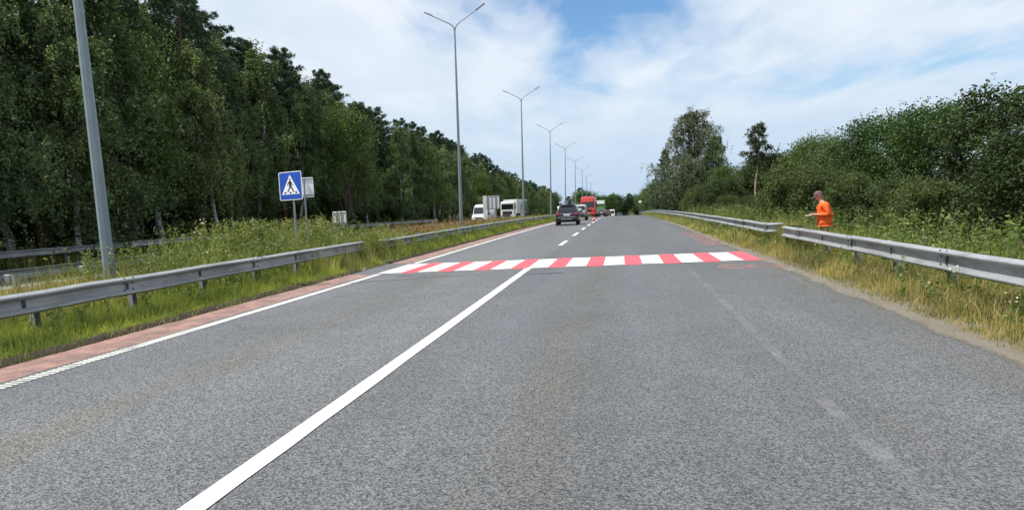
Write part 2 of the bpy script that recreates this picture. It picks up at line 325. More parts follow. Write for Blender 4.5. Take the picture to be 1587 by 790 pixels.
BROWNB = barkmat('brown_bark', (0.12, 0.095, 0.07), (0.04, 0.032, 0.026))
PALEB = barkmat('pale_dry_trunk', (0.34, 0.28, 0.21), (0.16, 0.12, 0.09))
LBIRCH = leafmat('birch_leaves', [(0.022, 0.040, 0.016), (0.040, 0.062, 0.024), (0.066, 0.084, 0.034), (0.048, 0.075, 0.028)], 0.22, gain=2.6)
LBIRCH2 = leafmat('silver_birch_leaves', [(0.035, 0.05, 0.03), (0.06, 0.075, 0.045), (0.10, 0.11, 0.07)], 0.2, gain=1.6)
LPINE = leafmat('pine_needles', [(0.011, 0.024, 0.014), (0.02, 0.04, 0.02), (0.034, 0.056, 0.026)], 0.08, 0.55, gain=2.2)
LBROAD = leafmat('broad_leaves', [(0.026, 0.05, 0.014), (0.045, 0.078, 0.02), (0.075, 0.11, 0.028)], 0.25, gain=1.65)
LBUSH = leafmat('bush_leaves', [(0.028, 0.046, 0.016), (0.046, 0.07, 0.023), (0.075, 0.10, 0.032)], 0.25, objvar=0.35, gain=1.3)
LWEED = leafmat('weed_leaves', [(0.05, 0.075, 0.022), (0.085, 0.12, 0.032), (0.14, 0.165, 0.055), (0.17, 0.16, 0.07)], 0.42, objvar=0.0, gain=1.65)
GRASS_G = leafmat('green_grass', [(0.075, 0.11, 0.022), (0.125, 0.165, 0.035), (0.165, 0.20, 0.048), (0.22, 0.21, 0.075)], 0.42, objvar=0.0, gain=1.8)
GRASS_Y = leafmat('dry_grass', [(0.09, 0.115, 0.03), (0.155, 0.165, 0.05), (0.25, 0.215, 0.09), (0.31, 0.25, 0.125)], 0.42, objvar=0.0, gain=1.68)
GRASS_R = leafmat('red_sorrel', [(0.13, 0.07, 0.035), (0.21, 0.10, 0.05), (0.26, 0.15, 0.07), (0.16, 0.15, 0.05)], 0.25, objvar=0.0, gain=1.3)
FLOWER = leafmat('pale_flowers', [(0.55, 0.55, 0.42), (0.7, 0.7, 0.62), (0.6, 0.55, 0.2)], 0.2, objvar=0.0)
GLASS = simple('car_glass', (0.012, 0.014, 0.018), 0.06, 0, 0.05, spec=0.8)
TYRE = simple('tyre_rubber', (0.016, 0.016, 0.017), 0.85)
RIM = simple('wheel_rim', (0.38, 0.39, 0.40), 0.35, 0.7)
BLACKP = simple('black_plastic', (0.02, 0.02, 0.022), 0.6)
CARDK = simple('dark_plum_car_paint', (0.014, 0.011, 0.024), 0.3, 0.1, 0.05, 2, coat=0.4)
CARWH = simple('white_car_paint', (0.70, 0.72, 0.70), 0.3, 0, 0.05, 2, coat=0.6)
CARSL = simple('pale_green_grey_car_paint', (0.42, 0.45, 0.42), 0.3, 0.2, 0.05, 2, coat=0.6)
CARRD = simple('red_coach_paint', (0.52, 0.045, 0.03), 0.3, 0, 0.06, 2, coat=0.6)
CARGN = simple('green_truck_paint', (0.10, 0.24, 0.07), 0.4, 0, 0.08, 2)
CARBR = simple('brown_car_paint', (0.16, 0.07, 0.045), 0.3, 0.1, 0.06, 2, coat=0.5)
CARGY = simple('dark_grey_car_paint', (0.06, 0.065, 0.07), 0.3, 0.2, 0.06, 2, coat=0.6)
TAIL = simple('tail_light_red', (0.42, 0.015, 0.02), 0.2, 0, 0.05, 5, coat=0.6)
LAMPG = simple('head_light_glass', (0.75, 0.77, 0.78), 0.15, 0, 0.04)
PLATE = simple('plate_white', (0.72, 0.74, 0.76), 0.4)
CHROME = simple('bumper_trim', (0.45, 0.46, 0.48), 0.3, 0.7)
VEST = simple('orange_workwear', (0.90, 0.135, 0.02), 0.8, 0, 0.08, 14, bump=0.3)
REFL = simple('reflective_band', (0.72, 0.73, 0.62), 0.5)
TROUS = simple('dark_trousers', (0.018, 0.02, 0.028), 0.85, 0, 0.2, 12, bump=0.3)
SKIN = simple('skin', (0.50, 0.23, 0.16), 0.55, 0, 0.08, 20)
CAPM = simple('cap_cloth', (0.13, 0.075, 0.08), 0.85, 0, 0.12, 20)
HAIRM = simple('grey_hair', (0.12, 0.10, 0.09), 0.8)
BOARDM = simple('brown_board', (0.12, 0.075, 0.05), 0.6)
PAPER = simple('paper', (0.7, 0.7, 0.66), 0.8)
GLOVE = simple('pale_glove', (0.45, 0.45, 0.22), 0.8)
STONE = simple('grey_stone', (0.28, 0.25, 0.22), 0.9, 0, 0.25, 8, bump=0.6)
CONE_R = simple('cone_red', (0.72, 0.06, 0.035), 0.5)

# ------------------------------------------------------------------ ground and roads
def ground():
    xs = np.unique(np.concatenate([LX, np.linspace(-60, 40, 41), np.array([-900, -500, -250, -150, -100, 60, 100, 200, 400, 900])]))
    ys = np.concatenate([np.arange(-30, 60, 2.0), np.arange(60, 430, 6.0), np.array([450, 520, 650, 900, 1300, 2000, 3500])])
    V = np.array([(x, y, gz(x, y)) for y in ys for x in xs]); nx = len(xs)
    F = np.array([(j * nx + i, j * nx + i + 1, (j + 1) * nx + i + 1, (j + 1) * nx + i) for j in range(len(ys) - 1) for i in range(nx - 1)])
    o = mobj('ground', np_mesh('ground', V, [F]), SOIL); tag(o, 'grassy soil of the verges and the median beside the road', 'ground', kind='structure')
ground()
def yline(y0, y1, step):
    n = max(1, int(math.ceil((y1 - y0) / step))); return [y0 + (y1 - y0) * i / n for i in range(n + 1)]
def sheet(name, x0, x1, y0, y1, dz, mat, parent, step=2.0, skirt=0.0, jl=0.0, jr=0.0, skew=0.0, uv=False):
    """a strip laid on the road profile; skew tilts its two ends; jl/jr make the long edges ragged"""
    mb = MB(); ys = yline(y0, y1, step); n = len(ys); rr = random.Random(hash((round(x0 * 100), round(y0 * 10))) & 0xffff)
    for i, y in enumerate(ys):
        a = x0 + rr.uniform(-jl, jl); b = x1 + rr.uniform(-jr, jr)
        ya, yb = y + skew * a, y + skew * b
        mb.v += [(a, ya, zr(ya) + dz), (b, yb, zr(yb) + dz)]
    for i in range(n - 1): mb.f.append((2 * i, 2 * i + 1, 2 * i + 3, 2 * i + 2)); mb.mi.append(0)
    if skirt:
        for k, sg in ((0, -0.05), (1, 0.05)):
            b0 = len(mb.v); mb.v += [(mb.v[2 * i + k][0] + sg, mb.v[2 * i + k][1], mb.v[2 * i + k][2] - skirt) for i in range(n)]
            for i in range(n - 1): mb.f.append((2 * i + k, 2 * i + 2 + k, b0 + i + 1, b0 + i)); mb.mi.append(0)
    me = bpy.data.meshes.new(name); me.from_pydata(mb.v, [], mb.f)
    if uv:
        ul = me.uv_layers.new(name='UVMap'); N_ = n - 1
        for p in me.polygons:
            for li in p.loop_indices:
                vi = me.loops[li].vertex_index; ul.data[li].uv = (float(vi % 2), (vi // 2) / N_)
    return mobj(name, me, mat, parent)
road = sheet('road', -7.0, 3.66, -12, 40, 0.0, ASPH, None, 0.45, 0.09, 0.03, 0.07); tag(road, 'grey asphalt carriageway running straight ahead over the crest', 'road', kind='structure')
sheet('road_beyond_crest', -7.0, 3.55, 40, 420, 0.0, ASPH, road, 2.0, 0.09, 0.02, 0.08)
opp = sheet('opposite_road', -24.4, -13.5, -10, 420, 0.0, ASPH2, None, 2.0, 0.09, 0.03, 0.05); tag(opp, 'opposite carriageway beyond the grassy median', 'road', kind='structure')
sheet('red_shoulder', -16.4, -13.75, -5, 120, 0.004, REDB, opp)
sheet('edge_line', -16.75, -16.55, -5, 200, 0.004, WHITE_W, opp)
sheet('edge_line', -23.6, -23.42, -5, 200, 0.004, WHITE_W, opp)
# left shoulder band and edge lines
sheet('red_shoulder', -6.98, -6.30, -8, 16.0, 0.004, REDB, road, 0.4, 0, 0.0, 0.03)
sheet('red_shoulder', -6.98, -6.30, 19.4, 130, 0.004, REDB, road, 1.0, 0, 0.0, 0.03)
sheet('edge_line', -6.20, -6.03, 8.2, 16.05, 0.008, WHITE_W, road, 0.5)
sheet('edge_line', -6.20, -6.03, 19.25, 180, 0.008, WHITE_W, road)
ribs = MB()                                         # profiled part of the left line: thermoplastic cross bars
y = -2.0
while y < 8.2:
    ribs.box((-6.115 + R0.uniform(-.004, .004), y, 0.008), (0.185, 0.04, 0.008)); y += 0.076
tag(mobj('line_ribs', ribs.mesh('line_ribs'), WHITE_W, road), kind='stuff')
sheet('edge_line', 1.455, 1.565, -6, 15.8, 0.004, FADED, road, 0.3, 0, 0.012, 0.012)
sheet('centre_line', -2.375, -2.215, -8, 16.95, 0.008, WHITE, road, 0.6, 0, 0.004, 0.004)
for a, b in ((26.4, 29.6), (34.3, 38.2), (42.8, 46.0), (51.3, 55.2), (60, 64), (69, 73), (78, 82), (87, 91), (96, 100), (105, 109), (114, 118)):
    dd = -0.0035 * max(0, a - 30)
    sheet('lane_dash', -2.38 + dd, -2.22 + dd, a, b, 0.008, WHITE, road, 1.0)
# crosswalk: ten white and ten red stripes, laid slightly askew
CW0, CWS = 16.3 + 0.2 * 5.6, 0.2
xs_ = -6.22
for k in range(10):
    w = 0.52 if k else 0.62
    sheet('white_stripe', xs_, xs_ + w, CW0, CW0 + 2.72, 0.010 + 0.0008 * (k % 2), WHITE, road, 0.7, 0, 0.004, 0.004, CWS)
    sheet('red_stripe', xs_ + w - 0.005, xs_ + w + 0.435, CW0 - 0.15, CW0 + 2.95, 0.006, REDP, road, 0.6, 0, 0.004, 0.004, CWS, True)
    xs_ += w + 0.43
SANDM = paint('dusty_sand', (0.19, 0.165, 0.13), soft=(0.46, 0.02), grain=18)
sheet('sandy_shoulder', 3.2, 4.15, -4, 60, 0.002, SANDM, road, 0.5, 0, 0.1, 0.05, 0, True)
sheet('red_overspray', 2.2, 3.5, 16.0, 16.9, 0.004, REDF, road, 0.4, 0, 0.1, 0.1)
sheet('red_shoulder', 2.75, 3.45, 24, 34, 0.004, REDF, road, 0.6, 0, 0.1, 0.08)

# ------------------------------------------------------------------ guardrails
WP = [(0.0, .156), (0.014, .152), (0.078, .124), (0.083, .112), (0.080, .098), (0.004, .048), (0.0, .036), (0.0, -.036), (0.004, -.048), (0.080, -.098), (0.083, -.112), (0.078, -.124), (0.014, -.152), (0.0, -.156)]
def wbeam(path, face, name='beam'):
    """corrugated beam swept along path [(x,y,z)], face=+1 looks towards +X of a path that runs +Y"""
    mb = MB(); n = len(path); k = len(WP); T = 0.004
    for i, p in enumerate(path):
        a = Vector(path[max(0, i - 1)][:2]); b = Vector(path[min(n - 1, i + 1)][:2]); t = (b - a).normalized(); nn = Vector((t.y, -t.x)) * face
        for off in (0.0, -T):
            for u, z in WP:
                q = Vector(p[:2]) + nn * (u + off); mb.v.append((q.x, q.y, p[2] + z))
    for i in range(n - 1):
        o, o2 = i * 2 * k, (i + 1) * 2 * k
        for j in range(k - 1):
            mb.f.append((o + j, o + j + 1, o2 + j + 1, o2 + j)); mb.f.append((o + k + j, o2 + k + j, o2 + k + j + 1, o + k + j + 1))
        mb.f += [(o, o2, o2 + k, o + k), (o + k - 1, o + 2 * k - 1, o2 + 2 * k - 1, o2 + k - 1)]
    for o in (0, (n - 1) * 2 * k):
        for j in range(k - 1): mb.f.append((o + j, o + k + j, o + k + j + 1, o + j + 1))
    mb.mi = [0] * len(mb.f)
    return mb.mesh(name)
def post_mesh():
    mb = MB(); t = 0.006                            # C-section post
    mb.box((0.0, -0.055, 0.27), (0.09, t, 0.86)); mb.box((-0.042, 0, 0.27), (t, 0.11, 0.86)); mb.box((0.0, 0.055, 0.27), (0.09, t, 0.86))
    me = mb.mesh('post'); me.materials.append(POSTM); return me
def spacer_mesh():
    mb = MB(); mb.box((0, 0, 0), (0.16, 0.09, 0.19), bev=0.012); me = mb.mesh('spacer'); me.materials.append(POSTM); return me
def bolt_mesh():
    mb = MB(); mb.lathe([(0.0, 0.012), (0.012, 0.011), (0.018, 0.004), (0.02, 0.0)], 8, 'x'); me = mb.mesh('bolt'); me.materials.append(DARKM); return me
def plate_mesh():
    mb = MB(); mb.box((0, 0, 0), (0.008, 0.05, 0.11)); me = mb.mesh('washer_plate'); me.materials.append(DARKM); return me
PM, SM, BM, WM = post_mesh(), spacer_mesh(), bolt_mesh(), plate_mesh()
def guardrail(X, y0, y1, face, label, wing0=False, wing1=False, bolts_to=0.0, post_back=0.17, step=2.0, zc=0.60):
    root = empty('guardrail', (0, 0, 0), 0, label, 'guardrail', 'steel guardrails along the carriageways')
    y = y0; i = 0
    while y < y1 - 0.1:
        e = min(y + 4.0, y1); pr = 0.003 * (i % 2)
        xw = X + R0.uniform(-0.012, 0.012)
        path = [(xw + pr * face, yy, zr(yy) + zc + R0.uniform(-.006, .006)) for yy in yline(y - (0.16 if i else 0), e, 1.0)]
        me = wbeam(path, face); me.materials.append(GALV); mobj('beam', me, None, root)
        if y < bolts_to:
            for dy_ in (-0.10, 0.10):
                for dz_ in (-.135, -0.055, 0.055, .135):
                    b = mobj('bolt', BM, None, root, (X + (0.05 if abs(dz_) > .1 else 0.036) * face, y + dy_, zr(y) + zc + dz_)); b.rotation_euler = (0, 0, 0 if face > 0 else math.pi)
            mobj('washer_plate', WM, None, root, (X + 0.012 * face, y, zr(y) + zc))
            mobj('washer_plate', WM, None, root, (X + 0.012 * face, y + 2, zr(y) + zc))
        y = e; i += 1
    y = y0 + 0.35
    while y < y1:
        p = mobj('post', PM, None, root, (X - (post_back + 0.045) * face, y, gz(X, y) - 0.03)); p.rotation_euler = (0, R0.uniform(-.02, .02), 0 if face > 0 else math.pi)
        mobj('spacer', SM, None, root, (X - (post_back / 2 + 0.004) * face, y, zr(y) + zc))
        y += step
    for on, ye, s in ((wing0, y0, -1), (wing1, y1, 1)):
        if not on: continue
        path = []                                   # rounded nose that turns the beam back from the road
        for k in range(9):
            a = math.pi * 0.92 * k / 8; path.append((X - face * 0.2 * (1 - math.cos(a)), ye + s * 0.2 * math.sin(a) - s * 0.05, zr(ye) + zc))
        if s < 0: path = path[::-1]
        me = wbeam(path, face, 'end_nose'); me.materials.append(GALV); mobj('end_nose', me, None, root)
    return root
guardrail(-7.9, -3.2, 19.4, 1, 'long near guardrail left of the road, ending in weeds before the crosswalk', False, False, 16, zc=0.595)
guardrail(-7.9, 21.8, 150, 1, 'left guardrail running on to the dark car, starting past the crosswalk gap', True, False, 26, zc=0.53)
guardrail(4.4, 3.0, 20.6, -1, 'near right guardrail in front of the worker, ending at the gap', False, True, 21, zc=0.565)
guardrail(4.38, 22.9, 170, -1, 'right guardrail beyond the gap running on to the crest', True, False, 30, zc=0.575)
guardrail(-12.5, 2.0, 60.0, -1, 'median guardrail seen from behind, facing the opposite carriageway', False, False, 0, 0.30, 2.0, zc=0.60)
guardrail(-25.0, 12.0, 90.0, 1, 'dark guardrail on the far edge by the forest', False, False, 0, 0.17, 2.0)

# ------------------------------------------------------------------ street lamps
def street_lamp():
    root = empty('street_lamp', (0, 0, 0))
    mb = MB(); n = 8; H = 13.7
    mb.tube([(0, 0, -0.1), (0, 0, 0.6), (0, 0, 4), (0, 0, 9), (0, 0, H)], [0.135, 0.13, 0.11, 0.08, 0.05], n); mobj('pole', mb.mesh('pole'), POLE, root)
    mb = MB(); mb.box((0, 0, 0.02), (0.4, 0.4, 0.04), bev=0.008); mobj('flange', mb.mesh('flange'), POLE, root)
    mb = MB(); mb.box((0.122, 0, 0.9), (0.02, 0.10, 0.42), bev=0.006); mobj('access_hatch', mb.mesh('access_hatch'), POLE, root)
    for s in (-1, 1):
        mb = MB(); pts = [(0, 0, H - 0.25), (s * 0.06, 0, H + 0.05), (s * 0.22, 0, H + 0.24), (s * 0.42, 0, H + 0.37), (s * 1.5, 0, H + 0.96)]
        mb.tube(pts, [0.042, 0.042, 0.04, 0.036, 0.03], 8); mobj('arm', mb.mesh('arm', 40), POLE, root)
        hd = MB(); hd.box((0, 0, 0), (0.70, 0.20, 0.065), bev=0.02); hd.box((0.06, 0, 0.045), (0.36, 0.14, 0.03), bev=0.01)
        h = mobj('lamp_head', hd.mesh('lamp_head'), POLE, root, (s * 1.80, 0, H + 1.13), (0, -s * 0.5, 0))
        if s < 0: h.rotation_euler = (0, 0.5, math.pi * 0)
        ln = MB(); ln.box((0, 0, -0.036), (0.42, 0.15, 0.008)); mobj('lens', ln.mesh('lens'), LAMPG, h)
    return root
lamp0 = street_lamp()
LAMPY = [11.5, 45.0, 76.4, 107.8, 137, 168, 199, 225, 256]
LAMPT = ['nearest steel street lamp whose pole rises out of the frame behind the guardrail', 'tall twin arm street lamp between the blue sign and the white van', 'twin arm street lamp standing before the white truck', 'twin arm street lamp just left of the dark car', 'twin arm street lamp rising behind the dark car', 'sixth twin arm street lamp of the row, behind the white off roader', 'seventh twin arm street lamp of the row, left of the red coach', 'eighth twin arm street lamp of the row, above the red coach', 'last small street lamp of the row near the crest']
for i, y in enumerate(LAMPY):
    o = lamp0 if i == 0 else copy_tree(lamp0)
    o.location = (-10.75, y, gz(-10.75, y)); o.rotation_euler = (R0.uniform(-.004, .004), R0.uniform(-.004, .004), R0.uniform(-.03, .03)); tag(o, LAMPT[i], 'street lamp', 'twin arm street lamps on the median')

# ------------------------------------------------------------------ signs
def rod(parent, x, z0, z1, y, mat=POLE, r=0.035):
    mb = MB(); mb.tube([(x, y, z0), (x, y, z1)], r, 10); return mobj('post', mb.mesh('post', 50), mat, parent)
def rrect(w, h, r, n=4):
    pts = []
    for cx, cz, a0 in ((w / 2 - r, h / 2 - r, 0), (-w / 2 + r, h / 2 - r, 90), (-w / 2 + r, -h / 2 + r, 180), (w / 2 - r, -h / 2 + r, 270)):
        for k in range(n + 1):
            a = math.radians(a0 + 90 * k / n); pts.append((cx + r * math.cos(a), cz + r * math.sin(a)))
    return pts
def pedestrian_sign():
    x, y = -10.28, 19.25; g = gz(x, y)
    root = empty('pedestrian_crossing_sign', (x, y, g), math.radians(-9), 'blue square pedestrian crossing sign on a steel post in the median', 'road sign')
    zc = 2.63 - g
    rod(root, 0.06, -0.2, zc + 0.35, 0.045)
    def pl(name, polys, depth, th, mat, par):
        mb = MB()
        for p in polys: mb.poly(p, th)
        return mobj(name, mb.mesh(name), mat, par, (0, -depth, 0) if par is not root else (0, -depth, zc))
    plate = pl('plate', [rrect(0.92, 0.92, 0.06)], 0.0, 0.003, SIGNW, root)
    pl('blue_field', [rrect(0.87, 0.87, 0.045)], 0.0045, 0.002, SIGNB, plate)
    tri = pl('triangle', [[(-0.36, -0.27), (0.36, -0.27), (0.0, 0.36)]], 0.008, 0.002, SIGNW, root); tri.location = (0, -0.008, zc)
    fig = [[(0.03 * math.cos(a * math.pi / 5) - 0.005, 0.205 + 0.036 * math.sin(a * math.pi / 5)) for a in range(10)],
           [(-0.05, 0.155), (0.03, 0.165), (0.045, 0.02), (0.02, -0.03), (-0.045, -0.02), (-0.05, 0.05)],
           [(-0.045, -0.02), (0.005, -0.03), (-0.04, -0.12), (-0.10, -0.2), (-0.145, -0.2), (-0.08, -0.1)],
           [(0.0, -0.03), (0.045, 0.0), (0.1, -0.10), (0.16, -0.2), (0.115, -0.205), (0.055, -0.12)],
           [(0.025, 0.155), (0.05, 0.13), (0.085, 0.06), (0.13, 0.02), (0.12, 0.0), (0.06, 0.035), (0.02, 0.1)],
           [(-0.05, 0.15), (-0.1, 0.09), (-0.12, 0.0), (-0.098, -0.005), (-0.075, 0.07), (-0.035, 0.105)]]
    for f in fig: pl('walking_figure', [f], 0.0035, 0.0015, SIGNK, tri)
    for a, b in ((-0.27, -0.19), (-0.045, 0.03), (0.19, 0.27)):
        pl('zebra_bar', [[(a, -0.245), (b, -0.245), (b * 0.93 - 0.004, -0.19), (a * 0.93 + 0.004, -0.19)]], 0.0035, 0.0015, SIGNK, tri)
    cl = MB(); cl.box((0.06, 0.03, zc + 0.22), (0.12, 0.05, 0.03)); mobj('clamp', cl.mesh('clamp'), GALV, root)
    cl = MB(); cl.box((0.06, 0.03, zc - 0.22), (0.12, 0.05, 0.03)); mobj('clamp', cl.mesh('clamp'), GALV, root)
    root.rotation_euler = (math.radians(-1.0), math.radians(-0.6), math.radians(-9))
pedestrian_sign()
def back_sign(name, x, y, z0, z1, w, rz, label, ribs=(), posts=(0.0,), pm=None, r=0.03):
    g = gz(x, y); root = empty(name, (x, y, g), rz, label, 'road sign', None)
    mb = MB(); mb.poly(rrect(w, z1 - z0, 0.03), 0.004); mobj('plate', mb.mesh('plate'), pm or SIGNG, root, (0, 0, (z0 + z1) / 2 - g))
    mb = MB(); mb.box((0, -0.016, z1 - g - 0.05), (w * 0.96, 0.02, 0.035)); mobj('stiffener', mb.mesh('stiffener'), GALV, root)
    mb = MB(); mb.box((0, -0.016, z0 - g + 0.08), (w * 0.96, 0.02, 0.035)); mobj('stiffener', mb.mesh('stiffener'), GALV, root)
    for q in ribs:
        mb = MB(); mb.box((q, -0.045, (z0 + z1) / 2 - g), (0.05, 0.035, z1 - z0 + 0.02)); mobj('upright', mb.mesh('upright'), POSTM, root)
    for q in posts: rod(root, q, -0.2, z1 - g - 0.03, -0.06, POSTM if ribs else POLE, r)
    return root
back_sign('sign_back', -10.58, 20.9, 2.28, 2.97, 0.60, math.radians(14), 'pale grey sign plate half hidden behind the blue sign', (), (-0.02,), SIGNW)
back_sign('sign_back', -10.9, 24.4, 1.22, 1.76, 0.62, math.radians(-4), 'small white board with dark uprights low among the weeds', (-0.1, 0.1), (-0.24, 0.0, 0.22), SIGNW, r=0.022)
b_ = back_sign('sign_back', -11.0, 58.0, 1.50, 2.68, 1.42, math.radians(-6), 'large pale sign board seen from behind, beside the white van', (-0.36, 0.02, 0.38), (-0.36, 0.38), r=0.05)
mb = MB(); mb.box((-0.62, -0.09, 1.72), (0.34, 0.012, 2.05)); mobj('side_panel', mb.mesh('side_panel'), SIGNG, b_)
mb = MB(); mb.tube([(-0.5, -0.10, 1.0), (-0.36, -0.3, 0.0)], 0.03, 8); mobj('brace', mb.mesh('brace'), SIGNG, b_)
def far_sign(x, y, h, w, label, mat=SIGNW):
    g = gz(x, y); root = empty('road_sign', (x, y, g), 0, label, 'road sign')
    rod(root, 0, -0.2, h, 0.03, POLE, 0.04); mb = MB(); mb.poly(rrect(w, w * 0.9, 0.05), 0.02); mobj('plate', mb.mesh('plate'), mat, root, (0, 0, h - w * 0.4))
far_sign(5.2, 196, 4.4, 0.7, 'tiny white road sign on the right verge near the crest')
mb = empty('roadside_mast', (-8.7, 105, gz(-8.7, 105)), 0, 'short white mast with a small angled head behind the dark car', 'mast')
t_ = MB(); t_.tube([(0, 0, -0.2), (0, 0, 2.35)], 0.06, 8); mobj('pole', t_.mesh('pole'), SIGNW, mb)
t_ = MB(); t_.box((-0.2, 0, 2.45), (0.6, 0.2, 0.15), bev=0.03); h_ = mobj('head', t_.mesh('head'), SIGNW, mb); h_.rotation_euler = (0, 0.0, 0)

# ------------------------------------------------------------------ vehicles
def ring(st):
    y, zb, zl, zt, wb, wt = st; zm = zb + (zl - zb) * 0.45
    half = [(wb * 0.80, zb), (wb * 0.965, zb + (zl - zb) * 0.12), (wb, zm), (wb * 0.985, zl), (wt + (wb - wt) * 0.10, zl + (zt - zl) * 0.86), (wt * 0.90, zt - (zt - zl) * 0.03 - 0.004), (wt * 0.5, zt)]
    return [(x, y, z) for x, z in half] + [(-x, y, z) for x, z in half[::-1]]
def loft(sts, name='body'):
    mb = MB(); rs = [ring(s) for s in sts]; n = len(rs[0])
    for r in rs: mb.v += r
    for i in range(len(rs) - 1):
        for k in range(n): mb.f.append((i * n + k, i * n + (k + 1) % n, (i + 1) * n + (k + 1) % n, (i + 1) * n + k))
    mb.f += [tuple(range(n - 1, -1, -1)), tuple(range((len(rs) - 1) * n, len(rs) * n))]; mb.mi = [0] * len(mb.f)
    return mb.mesh(name, 42)
def pane(name, quad, parent, mat=GLASS, th=0.012):
    q = [Vector(p) for p in quad]; nn = (q[1] - q[0]).cross(q[-1] - q[0]).normalized(); c = sum(q, Vector()) / len(q)
    mb = MB(); inner = [p + (c - p) * 0.03 + nn * th for p in q]; n = len(q)
    mb.add(list(q) + inner, [tuple(range(n, 2 * n))] + [(i, (i + 1) % n, n + (i + 1) % n, n + i) for i in range(n)]); return mobj(name, mb.mesh(name), mat, parent)
def wheel(parent, x, y, r, w=0.22):
    s = 1 if x > 0 else -1; mb = MB()
    mb.lathe([(r * 0.6, -w / 2), (r * 0.9, -w / 2), (r * 0.985, -w * 0.38), (r, -w * 0.2), (r, w * 0.2), (r * 0.985, w * 0.38), (r * 0.9, w / 2), (r * 0.6, w / 2), (r * 0.6, -w / 2)], 22, 'x')
    o = mobj('wheel', mb.mesh('wheel', 40), TYRE, parent, (x, y, r))
    mb = MB(); mb.lathe([(0.0, s * w * 0.30), (r * 0.16, s * w * 0.32), (r * 0.2, s * w * 0.22), (r * 0.52, s * w * 0.30), (r * 0.6, s * w * 0.42), (r * 0.61, -s * w * 0.3)], 22, 'x'); mobj('rim', mb.mesh('rim', 40), RIM, o)
    return o
def bx(name, c, d, mat, parent, bev=0.012, rot=None):
    mb = MB(); mb.box((0, 0, 0), d, bev=bev); return mobj(name, mb.mesh(name), mat, parent, c, rot)
def car(name, x, y, rz, sts, paint_, label, cat, wheels, glass=True, trim=None, tail_z=0.9, spare=False, group='vehicles on the road'):
    """y = rear face of the car; local +Y is forward"""
    L = sts[-1][0] - sts[0][0]; root = empty(name, (x, y, zr(y)), rz, label, cat, group); pitch = math.atan2(zr(y + L) - zr(y), L); root.rotation_euler = (pitch, 0, rz)
    mobj('body', loft(sts), paint_, root)
    if glass:
        def pt(i, side, tz, tx=None):
            s = sts[i]; z = s[2] + (s[3] - s[2]) * tz; w = s[4] * 0.985 + (s[5] + (s[4] - s[5]) * 0.10 - s[4] * 0.985) * min(1, tz / 0.86); return (side * w, s[0], z)
        rg = glass['rear']; a, b = rg
        def end(i, tz, k): p = pt(i, 1, tz); return p
        # rear and front panes
        for nm, (i, j), sg in (('rear_window', rg, -1), ('windscreen', glass['front'], 1)):
            if i == j: p, q = (sts[i][4] * .84, sts[i][0] - .004, sts[i][2] + .12), (sts[i][5] * .92, sts[i][0] - .004, sts[i][3] - .2)
            else:
                (ya, za, wa), (yb, zb, wb_) = (sts[i][0], sts[i][3], sts[i][5]), (sts[j][0], sts[j][3], sts[j][5]); lerp = lambda a_, b_, t_: a_ + (b_ - a_) * t_
                p, q = (wa * .93, lerp(ya, yb, .08), lerp(za, zb, .08)), (wb_ * .93, lerp(ya, yb, .88), lerp(za, zb, .88))
            o = 0.02 * sg; quad = [(-p[0], p[1] + o, p[2] + .008), (p[0], p[1] + o, p[2] + .008), (q[0], q[1] + o, q[2] + .008), (-q[0], q[1] + o, q[2] + .008)]
            if sg > 0: quad = [quad[1], quad[0], quad[3], quad[2]]
            pane(nm, quad, root)
        for i, j in glass['side']:
            for sd_ in (1, -1):
                A = [pt(i, sd_, 0.08), pt(j, sd_, 0.08), pt(j, sd_, 0.80), pt(i, sd_, 0.80)]
                A = [(p[0] + sd_ * 0.004, p[1] + (0.05 if k in (0, 3) else -0.05), p[2]) for k, p in enumerate(A)]
                if sd_ < 0: A = A[::-1]
                pane('side_window', A, root)
    for wx, wy, r in wheels: wheel(root, wx, wy, r)
    if trim: trim(root)
    return root
SUV = [(0.0, .52, .93, .955, .78, .74), (.06, .38, .99, 1.06, .88, .80), (.20, .30, 1.03, 1.275, .905, .70), (.40, .27, 1.04, 1.60, .915, .66), (.75, .26, 1.04, 1.67, .92, .665), (2.0, .26, 1.01, 1.68, .925, .68), (2.65, .26, .99, 1.60, .925, .66), (3.4, .26, .98, 1.08, .92, .78), (4.2, .28, .86, .90, .88, .74), (4.45, .42, .70, .73, .78, .62)]
SUVG = {'rear': (1, 3), 'front': (7, 6), 'side': ((3, 4), (4, 5), (5, 6))}
SW = [(-.80, .85, .36), (.80, .85, .36), (-.80, 3.55, .36), (.80, 3.55, .36)]
def suv_trim(r):
    bx('bumper', (0, 0.03, .56), (1.70, .16, .22), BLACKP, r, 0.04); bx('bumper_trim', (0, -0.06, .665), (1.30, .03, .035), CHROME, r, 0.008); bx('bumper_trim', (0, -0.06, .50), (0.9, .03, .05), CHROME, r, 0.008)
    for s in (-1, 1):
        bx('tail_light', (s * .74, 0.045, .93), (.30, .10, .15), TAIL, r, 0.02); bx('side_mirror', (s * 1.02, 3.0, 1.08), (.2, .12, .15), CARDK, r, 0.03)
        mbr = MB(); mbr.tube([(s * .60, .6, 1.69), (s * .60, .7, 1.73), (s * .60, 2.2, 1.735), (s * .60, 2.35, 1.68)], 0.018, 6); mobj('roof_rail', mbr.mesh('roof_rail'), CHROME, r)
    bx('licence_plate', (0, -0.005, .85), (.52, .02, .115), PLATE, r, 0.004); bx('spoiler', (0, .33, 1.645), (1.1, .24, .04), CARDK, r, 0.012); bx('tailgate_trim', (0, -0.005, .955), (.95, .02, .03), CHROME, r, 0.006)
car('parked_car', -4.15, 54.0, 0.02, SUV, CARDK, 'dark plum sport utility car seen from behind on the left lane', 'car', SW, SUVG, suv_trim)
